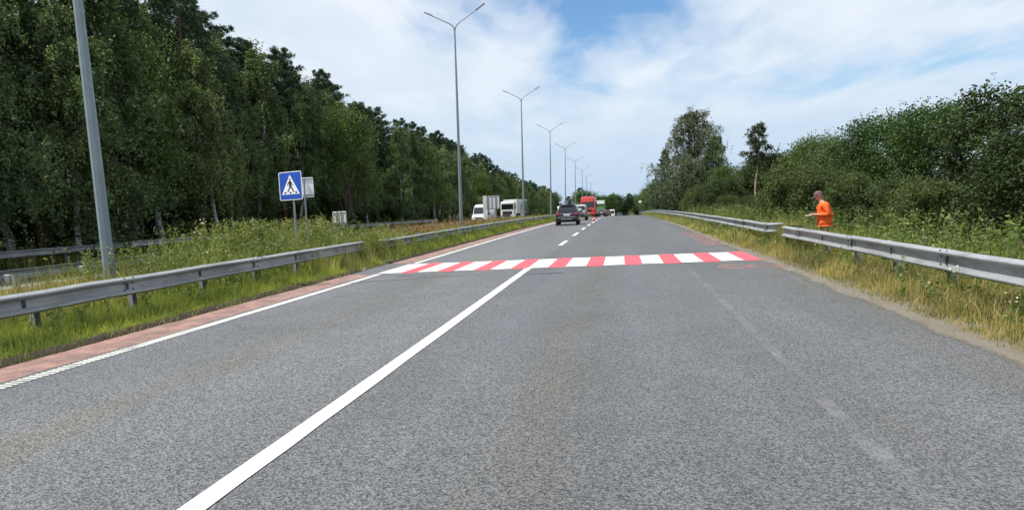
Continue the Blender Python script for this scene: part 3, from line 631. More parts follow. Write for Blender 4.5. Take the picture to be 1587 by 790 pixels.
OFF = [(0.0, .55, 1.02, 1.04, .80, .78), (.05, .42, 1.05, 1.10, .86, .80), (.12, .36, 1.07, 1.62, .88, .72), (.35, .34, 1.07, 1.76, .885, .73), (2.0, .34, 1.05, 1.78, .885, .74), (2.6, .34, 1.04, 1.72, .885, .73), (3.1, .34, 1.03, 1.12, .88, .8), (4.1, .36, .98, 1.02, .86, .78), (4.3, .5, .86, .9, .8, .7)]
OFFG = {'rear': (1, 2), 'front': (6, 5), 'side': ((3, 4), (4, 5))}
OW = [(-.78, .8, .39), (.78, .8, .39), (-.78, 3.4, .39), (.78, 3.4, .39)]
def off_trim(r):
    bx('bumper', (0, -0.03, .56), (1.7, .16, .18), BLACKP, r, 0.03)
    mbs = MB(); mbs.lathe([(0.0, -.12), (.30, -.12), (.36, -.08), (.37, 0.0), (.36, .06)], 20, 'x'); s_ = mobj('spare_wheel', mbs.mesh('spare_wheel', 40), CARSL, r, (.12, -.07, 1.0)); s_.rotation_euler = (0, 0, math.pi / 2)
    for s in (-1, 1): bx('tail_light', (s * .76, .0, .92), (.14, .06, .24), TAIL, r, 0.015); bx('side_mirror', (s * .98, 2.8, 1.15), (.18, .1, .18), BLACKP, r, 0.02)
    bx('licence_plate', (-.45, -.03, .78), (.45, .02, .11), PLATE, r, 0.004)
car('off_road_car', -4.5, 75.0, 0.0, OFF, CARSL, 'pale grey off roader with spare wheel on its tailgate, partly hidden by the dark car', 'car', OW, OFFG, off_trim)
# red coach
def coach(x, y, label):
    root = empty('coach', (x, y, zr(y)), 0.0, label, 'coach', 'vehicles on the road'); root.rotation_euler = (math.atan2(zr(y + 10) - zr(y), 10), 0, 0.01)
    st = [(0, .75, 1.3, 2.95, 1.12, .95), (.12, .5, 1.35, 3.22, 1.22, 1.04), (.5, .36, 1.35, 3.36, 1.25, 1.10), (9.4, .36, 1.35, 3.36, 1.25, 1.10), (10, .45, 1.3, 3.0, 1.15, .95)]
    mobj('body', loft(st), CARRD, root)
    pane('rear_window', [(-.98, -.012, 1.62), (.98, -.012, 1.62), (.90, .012, 2.52), (-.90, .012, 2.52)], root)
    for k in range(5):
        for s in (1, -1):
            A = [(s * 1.236, .9 + k * 1.7, 1.6), (s * 1.236, 2.45 + k * 1.7, 1.6), (s * 1.215, 2.45 + k * 1.7, 2.55), (s * 1.215, .9 + k * 1.7, 2.55)]; pane('side_window', A if s > 0 else A[::-1], root, th=0.02)
    bx('bumper', (0, .02, .62), (2.3, .22, .26), CARRD, root, 0.05); bx('engine_grille', (0, -.005, 1.08), (1.3, .03, .36), BLACKP, root, 0.01); bx('licence_plate', (0, -.10, .66), (.52, .02, .115), PLATE, root, 0.004)
    for s in (-1, 1):
        bx('tail_light', (s * .98, -.01, 1.1), (.16, .05, .45), TAIL, root, 0.015)
        for yy in (2.2, 7.6): wheel(root, s * 1.06, yy, .48, .3)
coach(-5.05, 109, 'red coach with dark rear window and rounded roof ahead of the pale off roader')
def rigid_truck(x, y, label):
    root = empty('truck', (x, y, zr(y)), 0.0, label, 'truck', 'vehicles on the road')
    bx('cargo_box', (0, 3.2, 2.55), (2.45, 6.4, 2.6), CARGN, root, 0.04); bx('rear_panel', (0, -.02, 3.35), (2.3, .03, .75), SIGNW, root, 0.01); bx('rear_panel', (0, -.02, 2.72), (2.3, .03, .22), BLACKP, root, 0.01)
    bx('chassis', (0, 3.4, .95), (1.0, 7.4, .3), BLACKP, root, 0.02); bx('bumper', (0, .0, .75), (2.3, .1, .16), SIGNW, root, 0.02); bx('cab', (0, 7.6, 1.85), (2.3, 1.7, 2.3), CARWH, root, 0.12)
    for s in (-1, 1):
        bx('tail_light', (s * .95, -.06, .95), (.3, .05, .12), TAIL, root, 0.01)
        for yy in (1.6, 7.4): wheel(root, s * 1.0, yy, .46, .3)
rigid_truck(-4.75, 158, 'green and white box truck just past the red coach')
SED = [(0, .5, .86, .90, .72, .66), (.08, .36, .94, .97, .84, .74), (.55, .28, .96, 1.02, .86, .72), (1.1, .26, .95, 1.40, .87, .60), (1.7, .26, .94, 1.45, .88, .62), (2.5, .26, .93, 1.38, .88, .60), (3.3, .26, .91, .98, .87, .74), (4.2, .28, .80, .84, .84, .70), (4.45, .42, .64, .68, .74, .6)]
SEDG = {'rear': (2, 3), 'front': (6, 5), 'side': ((3, 4), (4, 5))}
DW = [(-.76, .8, .32), (.76, .8, .32), (-.76, 3.5, .32), (.76, 3.5, .32)]
def sed_trim(r):
    for s in (-1, 1): bx('tail_light', (s * .66, .02, .82), (.26, .08, .13), TAIL, r, 0.015)
    bx('bumper', (0, .02, .52), (1.5, .12, .2), BLACKP, r, 0.03); bx('licence_plate', (0, -.02, .76), (.5, .03, .11), PLATE, r, 0.004)
car('small_car', -3.55, 131, 0, SED, CARGY, 'dark grey car between the red coach and the green truck', 'car', DW, SEDG, sed_trim)
car('small_car', -3.2, 168, 0, SUV, CARBR, 'small brown car beyond the green truck near the crest', 'car', SW, SUVG, None)
VANS = [(0, .5, 1.1, 2.25, .90, .82), (.06, .35, 1.12, 2.38, .95, .84), (.3, .3, 1.12, 2.42, .97, .85), (3.6, .3, 1.12, 2.42, .97, .85), (4.2, .3, 1.1, 2.2, .97, .80), (4.9, .32, 1.08, 1.25, .95, .82), (5.3, .36, 1.0, 1.05, .9, .74), (5.45, .5, .8, .85, .82, .64)]
VANG = {'rear': (0, 0), 'front': (5, 4), 'side': ((3, 4),)}
VW = [(-.84, 1.1, .35), (.84, 1.1, .35), (-.84, 4.6, .35), (.84, 4.6, .35)]
def van_trim(r):
    bx('bumper', (0, 5.42, .55), (1.75, .16, .28), BLACKP, r, 0.05); bx('grille', (0, 5.47, .88), (.9, .06, .18), BLACKP, r, 0.02)
    for s in (-1, 1): bx('headlight', (s * .68, 5.36, .90), (.30, .16, .24), LAMPG, r, 0.03); bx('side_mirror', (s * 1.1, 4.7, 1.3), (.2, .12, .28), BLACKP, r, 0.03)
    bx('licence_plate', (0, 5.51, .56), (.5, .02, .11), PLATE, r, 0.004)
v = car('white_van', -15.9, 75.5 + 5.45, math.pi, VANS, CARWH, 'white van coming the other way beside the pale sign board', 'van', VW, VANG, van_trim)
car('white_van', -2.6, 205, 0, VANS, CARWH, 'tiny white van far ahead on the crest', 'van', VW, VANG, None)
car('small_car', -0.3, 222, 0, SUV, CARGY, 'tiny dark car just right of the far white van', 'car', SW, SUVG, None)
car('small_car', -4.5, 190, 0, SED, CARWH, 'tiny white car in the far queue left of the brown car', 'car', DW, SEDG, None)
def artic(x, y, label):
    """articulated truck on the opposite carriageway, driving towards the camera; local +Y is its front"""
    root = empty('truck', (x, y, zr(y)), math.pi, label, 'truck', 'vehicles on the opposite carriageway')
    tr = bx('trailer', (0, -8.5, 2.45), (2.5, 13.2, 2.55), CARWH, root, 0.05)
    bx('dark_rear_section', (-1.258, -4.9, 0.0), (.02, 3.2, 2.4), CARGY, tr, 0.004)
    # dark printed shapes on the trailer side that faces the median
    for (yy, zz, dy_, dz_) in ((1.7, -.25, .5, 1.3), (.7, -.2, .4, 1.2), (.25, .3, .9, .3), (-.6, -.2, .45, 1.2), (-1.5, -.25, .45, 1.2), (-1.05, .3, .9, .28), (-2.6, -.2, .5, 1.1)):
        bx('printed_mark', (-1.258, yy, zz), (.012, dy_, dz_), CARGY, tr, 0.003)
    bx('chassis', (0, -5, .95), (1.1, 17, .3), BLACKP, root, 0.03); bx('side_guard', (1.18, -9.5, .85), (.06, 5.5, .5), SIGNG, root, 0.02); bx('side_guard', (-1.18, -9.5, .85), (.06, 5.5, .5), SIGNG, root, 0.02)
    cab = bx('cab', (0, 0.0, 1.95), (2.45, 2.3, 2.9), CARWH, root, 0.18); pane('windscreen', [(1.08, 1.157, .05), (-1.08, 1.157, .05), (-1.02, 1.157, 1.0), (1.02, 1.157, 1.0)], cab)
    for s in (-1, 1):
        A = [(s * 1.228, -.5, .1), (s * 1.228, .85, .1), (s * 1.228, .75, .95), (s * 1.228, -.5, .95)]; pane('side_window', A if s > 0 else A[::-1], cab); bx('headlight', (s * .9, 1.13, -1.0), (.4, .1, .2), LAMPG, cab, 0.02)
        for yy in (.3, -3.0, -11.0, -12.3, -13.6): wheel(root, s * 1.05, yy, .5, .32)
    bx('grille', (0, 1.14, -.55), (1.7, .05, .6), BLACKP, cab, 0.02); bx('bumper', (0, 1.1, -1.15), (2.4, .16, .4), SIGNG, cab, 0.04)
artic(-19.2, 117, 'white articulated truck with dark printed marks on the opposite carriageway')
def cone(x, y, label):
    root = empty('traffic_cone', (x, y, zr(y)), 0, label, 'traffic cone', 'cones on the lane line')
    m_ = MB(); m_.box((0, 0, .025), (.4, .4, .05), bev=.015); mobj('base', m_.mesh('base'), BLACKP, root)
    m_ = MB(); m_.lathe([(.15, .05), (.105, .28), (.08, .42), (.03, .72), (0, .73)], 14); mobj('cone_body', m_.mesh('cone_body', 40), CONE_R, root)
    m_ = MB(); m_.lathe([(.11, .28), (.084, .42)], 14); mobj('white_band', m_.mesh('white_band', 40), SIGNW, root); root.scale = (.62, .62, .62)
cone(-2.62, 66.5, 'nearer of two small red and white cones on the lane line')
cone(-2.72, 73.5, 'farther of two small red and white cones on the lane line')

# ------------------------------------------------------------------ worker
def skinned(name, joints, edges, sub=2):
    me = bpy.data.meshes.new(name); me.from_pydata([j[0] for j in joints], edges, []); o = bpy.data.objects.new(name, me); COL.objects.link(o)
    o.modifiers.new('Skin', 'SKIN'); sk = me.skin_vertices[0].data
    for i, j in enumerate(joints):
        r = j[1]; sk[i].radius = r if isinstance(r, tuple) else (r, r)
    sk[0].use_root = True
    sb = o.modifiers.new('Sub', 'SUBSURF'); sb.levels = sub; sb.render_levels = sub
    dg = bpy.context.evaluated_depsgraph_get(); dg.update(); me2 = bpy.data.meshes.new_from_object(o.evaluated_get(dg)); bpy.data.objects.remove(o)
    me2.polygons.foreach_set('use_smooth', [True] * len(me2.polygons)); me2.name = name; return me2
def graph(chains):
    idx = {}; J = []; E = []
    for ch in chains:
        prev = None
        for p, r in ch:
            k = tuple(round(c, 4) for c in p)
            if k not in idx: idx[k] = len(J); J.append((p, r))
            if prev is not None and prev != idx[k]: E.append((prev, idx[k]))
            prev = idx[k]
    return J, E
def worker():
    # local frame: faces -X; feet at z=0
    pel, wai, che, nkb, nk = (0, 0, .95), (-.01, 0, 1.12), (-.05, 0, 1.32), (-.09, 0, 1.47), (-.125, 0, 1.54)
    ch = [[(pel, .10), (wai, .10), (che, .105), (nkb, .06), (nk, .055), ((-.16, 0, 1.62), .06)]]
    arms = {}
    for s in (-1, 1):
        sh, el, wr = (-.06, s * .20, 1.415), (.03, s * .25, 1.15), (-.21, s * .15, 1.15); arms[s] = (sh, el, wr)
        hd = (-.275, s * .125, 1.155)
        ch.append([(nkb, .06), (sh, .05), ((-.03, s * .235, 1.28), .042), (el, .036), ((-.10, s * .205, 1.15), .034), (wr, .03), (hd, .034)])
        for k in range(4):
            a = (-.315, s * (.095 + .02 * k), 1.17 - .012 * abs(k - 1.2)); b = (-.35, s * (.09 + .02 * k), 1.165); c = (-.345 + .006 * k, s * (.085 + .02 * k), 1.135)
            ch.append([(hd, .034), (a, .010), (b, .0095), (c, .008)])
        ch.append([(hd, .034), ((-.27, s * .085, 1.175), .011), ((-.305, s * .07, 1.185), .0095), ((-.33, s * .072, 1.183), .008)])
        ch.append([(pel, .10), ((0, s * .095, .88), .085), ((-.015, s * .10, .52), .062), ((.01, s * .10, .28), .056), ((.02, s * .10, .09), .042), ((-.06, s * .105, .045), .04), ((-.15, s * .11, .035), .034)])
    J, E = graph(ch); body = skinned('person', J, E, 2)
    # head: shaped ball with brow, nose, chin and ears, joined to the neck
    bm = bmesh.new(); bm.from_mesh(body)
    hb = bmesh.ops.create_uvsphere(bm, u_segments=24, v_segments=18, radius=1.0)
    tilt = Matrix.Rotation(math.radians(-24), 4, 'Y')
    for v in hb['verts']:
        x, y_, z = v.co; X = x * .098; Y = y_ * .076; Z = z * .122
        if z < -.2: Y *= 1 - .25 * (-.2 - z); X -= .012 * (-.2 - z) * (1 if x < 0 else -.5)
        if x < -.86 and -.35 < z < .15: X -= .030 * (1 - abs(z + .12) / .3) * max(0, 1 - abs(y_) * 4.2)          # nose
        if x < -.7 and .12 < z < .34 and .15 < abs(y_) < .55: X += .008                                          # eye hollows
        if x < -.8 and -.55 < z < -.42: X += .006                                                                # mouth line
        if abs(y_) > .9 and -.15 < z < .2 and -.1 < x < .35: Y *= 1.18                                           # ears
        v.co = (tilt @ Vector((X, Y, Z))) + Vector((-.175, 0, 1.665))
    bm.to_mesh(body); bm.free(); body.polygons.foreach_set('use_smooth', [True] * len(body.polygons))
    px, py = 5.52, 21.2
    o = mobj('person', body, SKIN, None, (px, py, gz(px, py) - 0.06)); tag(o, 'worker in orange jacket and cap looking down at a board behind the right guardrail', 'person')
    ch = [[(pel, .185), (wai, .18), (che, .185), ((-.085, 0, 1.44), .115), ((-.105, 0, 1.50), .075)]]
    for s in (-1, 1):
        sh, el, wr = arms[s]; ch.append([((-.085, 0, 1.44), .11), (sh, .092), ((-.03, s * .235, 1.28), .076), (el, .07), ((-.10, s * .205, 1.15), .062), ((-.18, s * .165, 1.15), .05)])
    ch.append([(pel, .185), ((.0, 0, .90), .19)])
    J, E = graph(ch); jm = skinned('jacket', J, E, 2)
    for v in jm.vertices:
        if v.co.z < .82: v.co.z = .82
    mobj('jacket', jm, VEST, o)
    ch = []
    for s in (-1, 1): ch.append([((0, 0, .93), .12), ((0, s * .085, .84), .105), ((-.015, s * .10, .52), .085), ((.01, s * .10, .28), .078), ((.015, s * .10, .10), .072)])
    J, E = graph(ch); mobj('trousers', skinned('trousers', J, E, 2), TROUS, o)
    for s in (-1, 1):
        mb = MB(); mb.box((-.06, s * .105, .045), (.30, .105, .10), bev=.03); mobj('boot', mb.mesh('boot', 50), BLACKP, o)
    mb = MB(); prof = [(.108, 0.0), (.110, .03), (.098, .075), (.07, .108), (.03, .122), (0, .125)]; mb.lathe(prof, 22)
    mb.v = [(v[0] * 1.0, v[1] * .82, v[2]) for v in mb.v]
    c = mobj('cap', mb.mesh('cap', 60), CAPM, o, (-.19, 0, 1.69), (0, math.radians(-24), 0))
    mv = MB(); n = 9; rim = [(-.085 - .11 * math.sin(math.pi * k / (n - 1)), .085 * math.cos(math.pi * k / (n - 1)), .005 - .015 * math.sin(math.pi * k / (n - 1))) for k in range(n)]
    mv.add(rim + [(p[0], p[1], p[2] - .006) for p in rim], [tuple(range(n)), tuple(range(2 * n - 1, n - 1, -1))] + [(k, (k + 1) % n, n + (k + 1) % n, n + k) for k in range(n)]); mobj('visor', mv.mesh('visor'), CAPM, c)
    mb = MB(); mb.lathe([(.101, -.055), (.107, -.03), (.106, .01)], 22); mb.v = [(max(v[0], -.02), v[1] * .80, v[2]) for v in mb.v]; mobj('hair', mb.mesh('hair', 60), HAIRM, o, (-.178, 0, 1.68), (0, math.radians(-24), 0))
    mb = MB(); mb.box((0, 0, 0), (.28, .23, .006), bev=.002); bd = mobj('clipboard', mb.mesh('clipboard'), BOARDM, None, (px - .38, py, gz(px, py) + 1.075), (0, math.radians(-8), 0)); tag(bd, 'brown clipboard held by the worker in orange', 'clipboard')
    mb = MB(); mb.box((0, 0, .0052), (.20, .16, .0015)); mobj('paper', mb.mesh('paper'), PAPER, bd)
    mb = MB(); mb.box((.10, 0, .009), (.03, .09, .01), bev=.003); mobj('clip', mb.mesh('clip'), CHROME, bd)
worker()

# ------------------------------------------------------------------ trees and bushes
def unit(a): return a / np.maximum(1e-6, np.linalg.norm(a, axis=-1, keepdims=True))
def leaf_quads(P, A, Ls, Ws, rng, fold=0.12):
    B = unit(np.cross(A, rng.normal(size=A.shape))); Ls = Ls[:, None]; Ws = Ws[:, None]
    C = unit(np.cross(A, B)) * Ls * fold                       # a slight fold so that leaves catch light unevenly
    V = np.stack([P, P + A * Ls * .45 + B * Ws * .5 + C, P + A * Ls, P + A * Ls * .5 - B * Ws * .5 + C * 0.3], 1).reshape(-1, 3)
    return V
def leaf_mesh(name, V): return np_mesh(name, V, [np.arange(len(V)).reshape(-1, 4)])
def interp(path, s):
    s = np.clip(np.asarray(s), 0, 1) * (len(path) - 1); i = np.minimum(s.astype(int), len(path) - 2); f = (s - i)[:, None]; return path[i] * (1 - f) + path[i + 1] * f
def trunk_path(rng, H, n=12, wob=0.012):
    z = np.linspace(0, H, n); xy = np.cumsum(rng.normal(size=(n, 2)) * H * wob, 0); xy -= xy[0]; return np.column_stack([xy, z])
def tree_obj(name, wood, crown_v, bark, leaf):
    root = empty(name); mobj('trunk', wood.mesh('trunk', 60), [bark, BROWNB], root); mobj('crown', leaf_mesh('crown', crown_v), leaf, root); return root
def gen_birch(seed, H=15.0, spread=0.21, low=0.2, leaf=LBIRCH, nl=40, ns=24, droop=1.0, lsz=1.0, name='birch_tree', dens=1.0, tw=0.010):
    rng = np.random.default_rng(seed); tp = trunk_path(rng, H * .97); mb = MB()
    mb.tube(tp, [tw * H * (1 - .93 * t) ** .85 + .008 for t in np.linspace(0, 1, 12)], 9); out = []
    for i in range(nl):
        t = low + (.97 - low) * ((i + rng.random()) / nl) ** .9; b = interp(tp, [t])[0]; az = i * 2.39996 + rng.normal() * .5; tt = (t - low) / (1 - low)
        L = H * spread * (min(1, .55 + tt * 2.2)) * (1.08 - tt) ** .62 * rng.uniform(.7, 1.18); s = np.linspace(0, 1, 7); d = np.array([math.cos(az), math.sin(az)])
        up = rng.uniform(.65, 1.0); path = np.column_stack([b[0] + d[0] * L * s * .95, b[1] + d[1] * L * s * .95, b[2] + L * (up * s - .8 * s ** 2 * droop)]); path[1:, :2] += rng.normal(size=(6, 2)) * L * .04
        r0 = tw * H * .33 * (1.1 - t); mb.tube(path, [max(.006, r0 * (1 - .9 * q)) for q in s], 4, 1, cap=False)
        m = int(ns * (0.5 + L / (H * spread)) * dens); sv = rng.beta(1.25, .95, m) * .93 + .07; p0 = interp(path, sv) + rng.normal(size=(m, 3)) * np.array([L * .13, L * .13, L * .09])
        ln = rng.uniform(.25, 1.0, m) ** 1.2 * H * .115 * droop * (.5 + .6 * sv); k = 22; fr = rng.random((m, k)); sway = rng.normal(size=(m, 2)) * .18
        P = p0[:, None, :] + np.stack([sway[:, :1] * fr * ln[:, None], sway[:, 1:] * fr * ln[:, None], -fr * ln[:, None]], -1) + rng.normal(size=(m, k, 3)) * .07; out.append(P.reshape(-1, 3))
    top = tp[-1]; P = top + np.column_stack([rng.normal(size=(260, 2)) * .22, rng.uniform(-.12 * H, .03 * H, 260)]); out.append(P)
    P = np.concatenate(out); n = len(P); A = unit(rng.normal(size=(n, 3)) * .75 + np.array([0, 0, -.55]))
    return tree_obj(name, mb, leaf_quads(P, A, rng.uniform(.10, .19, n) * lsz, rng.uniform(.065, .12, n) * lsz, rng), BIRCHB, leaf)
def gen_pine(seed, H=18.0, low=.42, nl=66, spread=.20, name='pine_tree', bark=PINEB, leaf=None, tw=.0105, nt=18, curve=.6):
    rng = np.random.default_rng(seed); tp = trunk_path(rng, H * .985, 12, .006); mb = MB(); mb.tube(tp, [tw * H * (1 - .9 * t) + .012 for t in np.linspace(0, 1, 12)], 9); Ps = []; As = []
    for i in range(nl):
        t = low + (1 - low) * (i + rng.random()) / nl; b = interp(tp, [t])[0]; az = i * 2.39996 + rng.normal() * .4; tt = (t - low) / (1 - low)
        L = H * spread * (.35 + min(1, tt * 4) * .65) * (1.04 - tt) ** curve * rng.uniform(.55, 1.2); d = np.array([math.cos(az), math.sin(az)]); s = np.linspace(0, 1, 5); rise = rng.uniform(-.12, .2) + .4 * tt
        path = np.column_stack([b[0] + d[0] * L * s, b[1] + d[1] * L * s, b[2] + L * (rise * s + .12 * s ** 2)]); mb.tube(path, [max(.008, tw * H * .3 * (1.05 - t) * (1 - .85 * q)) for q in s], 4, cap=False)
        m = int(nt * (.4 + L / (H * spread))); c = interp(path, rng.beta(1.6, .9, m) * .8 + .22) + rng.normal(size=(m, 3)) * np.array([L * .15, L * .15, L * .035]); k = 24
        A = unit(rng.normal(size=(m, k, 3)) * .9 + np.array([d[0] * .5, d[1] * .5, .55])); P = c[:, None, :] + A * rng.uniform(0, .12, (m, k, 1)); Ps.append(P.reshape(-1, 3)); As.append(A.reshape(-1, 3))
    P = np.concatenate(Ps); A = np.concatenate(As); n = len(P)
    return tree_obj(name, mb, leaf_quads(P, A, rng.uniform(.18, .34, n), rng.uniform(.04, .075, n), rng), bark, leaf or LPINE)
def gen_spruce(seed, H=14.0, nl=90, spread=.22, name='spruce_tree'):
    rng = np.random.default_rng(seed); tp = trunk_path(rng, H, 10, .003); mb = MB(); mb.tube(tp, [.011 * H * (1 - .95 * t) + .01 for t in np.linspace(0, 1, 10)], 8); Ps = []; As = []
    for i in range(nl):
        t = .06 + .93 * (i + rng.random()) / nl; b = interp(tp, [t])[0]; az = i * 2.39996 + rng.normal() * .3; L = H * spread * (1.02 - t) ** .85 * rng.uniform(.7, 1.15); d = np.array([math.cos(az), math.sin(az)]); s = np.linspace(0, 1, 6)
        path = np.column_stack([b[0] + d[0] * L * s, b[1] + d[1] * L * s, b[2] + L * (-.35 * s + .3 * s ** 2.5)]); mb.tube(path, [max(.006, .02 * (1 - .8 * q)) for q in s], 4, cap=False)
        m = int(26 * (.3 + L / (H * spread))); sv = rng.uniform(.12, 1, m); c = interp(path, sv); side = np.array([-d[1], d[0], 0]); c = c + side * (rng.normal(size=(m, 1)) * L * .16 * (1.1 - sv[:, None]) * 1.4); k = 9
        A = unit(rng.normal(size=(m, k, 3)) * .6 + np.array([d[0] * .6, d[1] * .6, -.35])); P = c[:, None, :] + rng.normal(size=(m, k, 3)) * .05; Ps.append(P.reshape(-1, 3)); As.append(A.reshape(-1, 3))
    P = np.concatenate(Ps); A = np.concatenate(As); n = len(P); return tree_obj(name, mb, leaf_quads(P, A, rng.uniform(.2, .42, n), rng.uniform(.05, .1, n), rng), BROWNB, LPINE)
def gen_broad(seed, H=5.0, Wd=4.0, lobes=36, per=560, leaf=LBUSH, lsz=1.0, name='bush', trunk=0.0, bark=BROWNB):
    rng = np.random.default_rng(seed); mb = MB(); Ps = []; As = []; z0 = trunk * H
    for i in range(lobes):
        a = i * 2.39996 + rng.normal() * .4; u = (i + .5) / lobes; el = u ** .8; rr = Wd / 2 * math.sqrt(max(.05, 1 - (el * 1.04 - .16) ** 2)) * rng.uniform(.45, .92); c = np.array([rr * math.cos(a), rr * math.sin(a), z0 + (H - z0) * (.14 + .78 * el) + rng.normal() * .12])
        r = rng.uniform(.55, 1.0) * (.12 * Wd + .07 * H); dirs = unit(rng.normal(size=(per, 3))); P = c + dirs * r * rng.uniform(.35, 1.12, (per, 1)) * np.array([1.0, 1.0, .85]); Ps.append(P); As.append(unit(dirs * .5 + rng.normal(size=(per, 3)) * .75 + np.array([0, 0, -.1])))
        b = np.array([rng.normal() * .12, rng.normal() * .12, max(0, z0 - .3)]); m_ = (b + c) / 2 + np.array([0, 0, .1 * H * rng.uniform(-.2, .6)]); mb.tube([b, m_, c], [.02 * H / 4, .012 * H / 4, .005], 5, cap=False)
        # loose shoots break the outline
        sh = c + (dirs[:6] * np.array([1, 1, .6]) + np.array([0, 0, .5])) * r * 1.1
        for q in sh:
            nn = 16; f = rng.uniform(.2, 1.25, (nn, 1)); Ps.append(c + (q - c) * f * rng.uniform(.85, 1.15) + rng.normal(size=(nn, 3)) * .05); As.append(unit(rng.normal(size=(nn, 3)) + (q - c)))
    if trunk: mb.tube([(0, 0, 0), (.03 * H, 0, H * .3), (0, .02 * H, H * .62)], [.022 * H, .016 * H, .008 * H], 8)
    else:
        for k in range(4): mb.tube([(rng.normal() * .1, rng.normal() * .1, -.1), (rng.normal() * .25, rng.normal() * .25, H * .35)], [.035, .02], 5)
    P = np.concatenate(Ps); A = np.concatenate(As); keep = P[:, 2] > .05; P = P[keep]; A = A[keep]; n = len(P)
    return tree_obj(name, mb, leaf_quads(P, A, rng.uniform(.075, .15, n) * lsz, rng.uniform(.05, .10, n) * lsz, rng), bark, leaf)
def place(proto, used, x, y, sc, rz, label, cat, group, sink=0.05):
    o = proto if id(proto) not in used else copy_tree(proto); used.add(id(proto))
    o.location = (x, y, gz(x, y) - sink); o.rotation_euler = (0, 0, rz); o.scale = sc if isinstance(sc, tuple) else (sc, sc, sc); tag(o, label, cat, group); return o
USED = set(); rt = random.Random(21)
BIRCH = [gen_birch(11, 15, .23, .13, nl=46), gen_birch(12, 15, .20, .12, nl=46), gen_birch(13, 15, .25, .18, nl=46), gen_birch(14, 15, .21, .09, nl=50)]
PINE = [gen_pine(31, 18, .40), gen_pine(32, 18, .34, spread=.22), gen_pine(33, 18, .45, spread=.18)]
BROAD = [gen_broad(41, 10, 7.5, 60, 300, LBROAD, 1.5, 'broadleaf_tree', .22), gen_broad(42, 10, 6.5, 54, 300, LBROAD, 1.5, 'broadleaf_tree', .16)]
BUSH = [gen_broad(51, 5, 4.4), gen_broad(52, 5, 5.0, 40), gen_broad(53, 4.4, 4.6, 30, 600)]
SHRUB = [gen_broad(61, 1.7, 2.0, 20, 120, LBROAD, .75, 'shrub'), gen_broad(62, 1.4, 2.2, 18, 130, LBROAD, .75, 'shrub')]
# left forest: silhouette height by distance along the road (absolute level of the tree tops)
EY = [10, 30, 46, 53, 61, 70, 78, 88, 106, 128, 153, 178, 212, 260, 320]; EZ = [22.5, 22.0, 20.6, 18.8, 18.6, 19.2, 19.0, 15.8, 16.2, 16.6, 15.2, 13.2, 12.2, 11.0, 10.0]
def env(y, x): return (np.interp(y * 32 / max(20, -x), EY, EZ) - 1.6) * (-x / 32) + 1.6
FB = 'drooping birch at the edge of the left forest'; FP = 'dark pine crown rising above the birches of the left forest'; FD = 'leafy green tree in the left forest edge'
y = 15.0; i = 0
while y < 300:                                      # front row: birches with a few leafy trees
    x = -28.0 + rt.uniform(-2.2, 1.8); top = env(y, x) * rt.uniform(.74, .97)
    if i % 6 == 4: p = BROAD[rt.randrange(2)]; h = top - gz(x, y); s = h / 10 * .9; sc = (s * .85, s * .85, s); lab, nm = FD, 'leafy trees of the left forest'
    else: p = BIRCH[rt.randrange(4)]; h = top - gz(x, y); s = h / 15; k = rt.uniform(1.1, 1.4); sc = (s * k, s * k, s); lab, nm = FB, 'birches of the left forest'
    place(p, USED, x, y, sc, rt.uniform(0, 6.28), lab, 'tree', nm)
    y += rt.uniform(2.8, 4.4) * (1 + y / 150); i += 1
y = 17.0
while y < 330:                                      # pines behind them
    x = -32.2 + rt.uniform(-1.8, 1.8); top = env(y, x) * rt.uniform(.84, .98); h = top - gz(x, y); s = h / 18; k = rt.uniform(.95, 1.2)
    place(PINE[rt.randrange(3)], USED, x, y, (s * k, s * k, s), rt.uniform(0, 6.28), FP, 'tree', 'pines of the left forest'); y += rt.uniform(2.2, 3.2) * (1 + y / 130)
y = 24.0
while y < 170:                                      # deeper rows that close the dark interior
    x = -37.5 + rt.uniform(-2, 2); top = env(y, x) * rt.uniform(.72, .92); h = top - gz(x, y)
    if rt.random() < .5: s = h / 18; place(PINE[rt.randrange(3)], USED, x, y, (s * 1.15, s * 1.15, s), rt.uniform(0, 6.28), 'dark pine standing deep inside the left forest', 'tree', 'deep forest pines')
    else: s = h / 15; place(BIRCH[rt.randrange(4)], USED, x, y, (s * 1.2, s * 1.2, s), rt.uniform(0, 6.28), 'birch standing deep inside the left forest', 'tree', 'deep forest birches')
    y += rt.uniform(3.2, 4.6)
y = 22.0
while y < 120:                                      # undergrowth between the trunks
    x = -34.5 + rt.uniform(-2, 2); place(BUSH[rt.randrange(3)], USED, x, y, (1.1, 1.1, rt.uniform(.6, .9)), rt.uniform(0, 6.28), 'shaded undergrowth bush among the pine trunks of the left forest', 'bush', 'forest undergrowth'); y += rt.uniform(2.6, 4.0)
y = 24.0
while y < 130:                                      # low understorey at the back
    x = -41 + rt.uniform(-2, 2); place(BUSH[rt.randrange(3)], USED, x, y, (1.5, 1.5, rt.uniform(1.5, 2.0)), rt.uniform(0, 6.28), 'dark undergrowth bush between the trunks of the left forest', 'bush', 'forest undergrowth'); y += rt.uniform(3.6, 4.6)
place(gen_birch(71, 13, .24, .12, nl=46, ns=26, tw=.011), USED, -25.6, 25.6, (1.0, 1.0, 1.0), 1.0, 'birch with white trunk just left of the nearest lamp pole', 'tree', None)
place(gen_birch(72, 15.5, .25, .16, nl=46, ns=28), USED, -26.0, 19.6, (1.1, 1.1, 1.05), 2.1, 'large weeping birch at the left edge of the picture', 'tree', None)
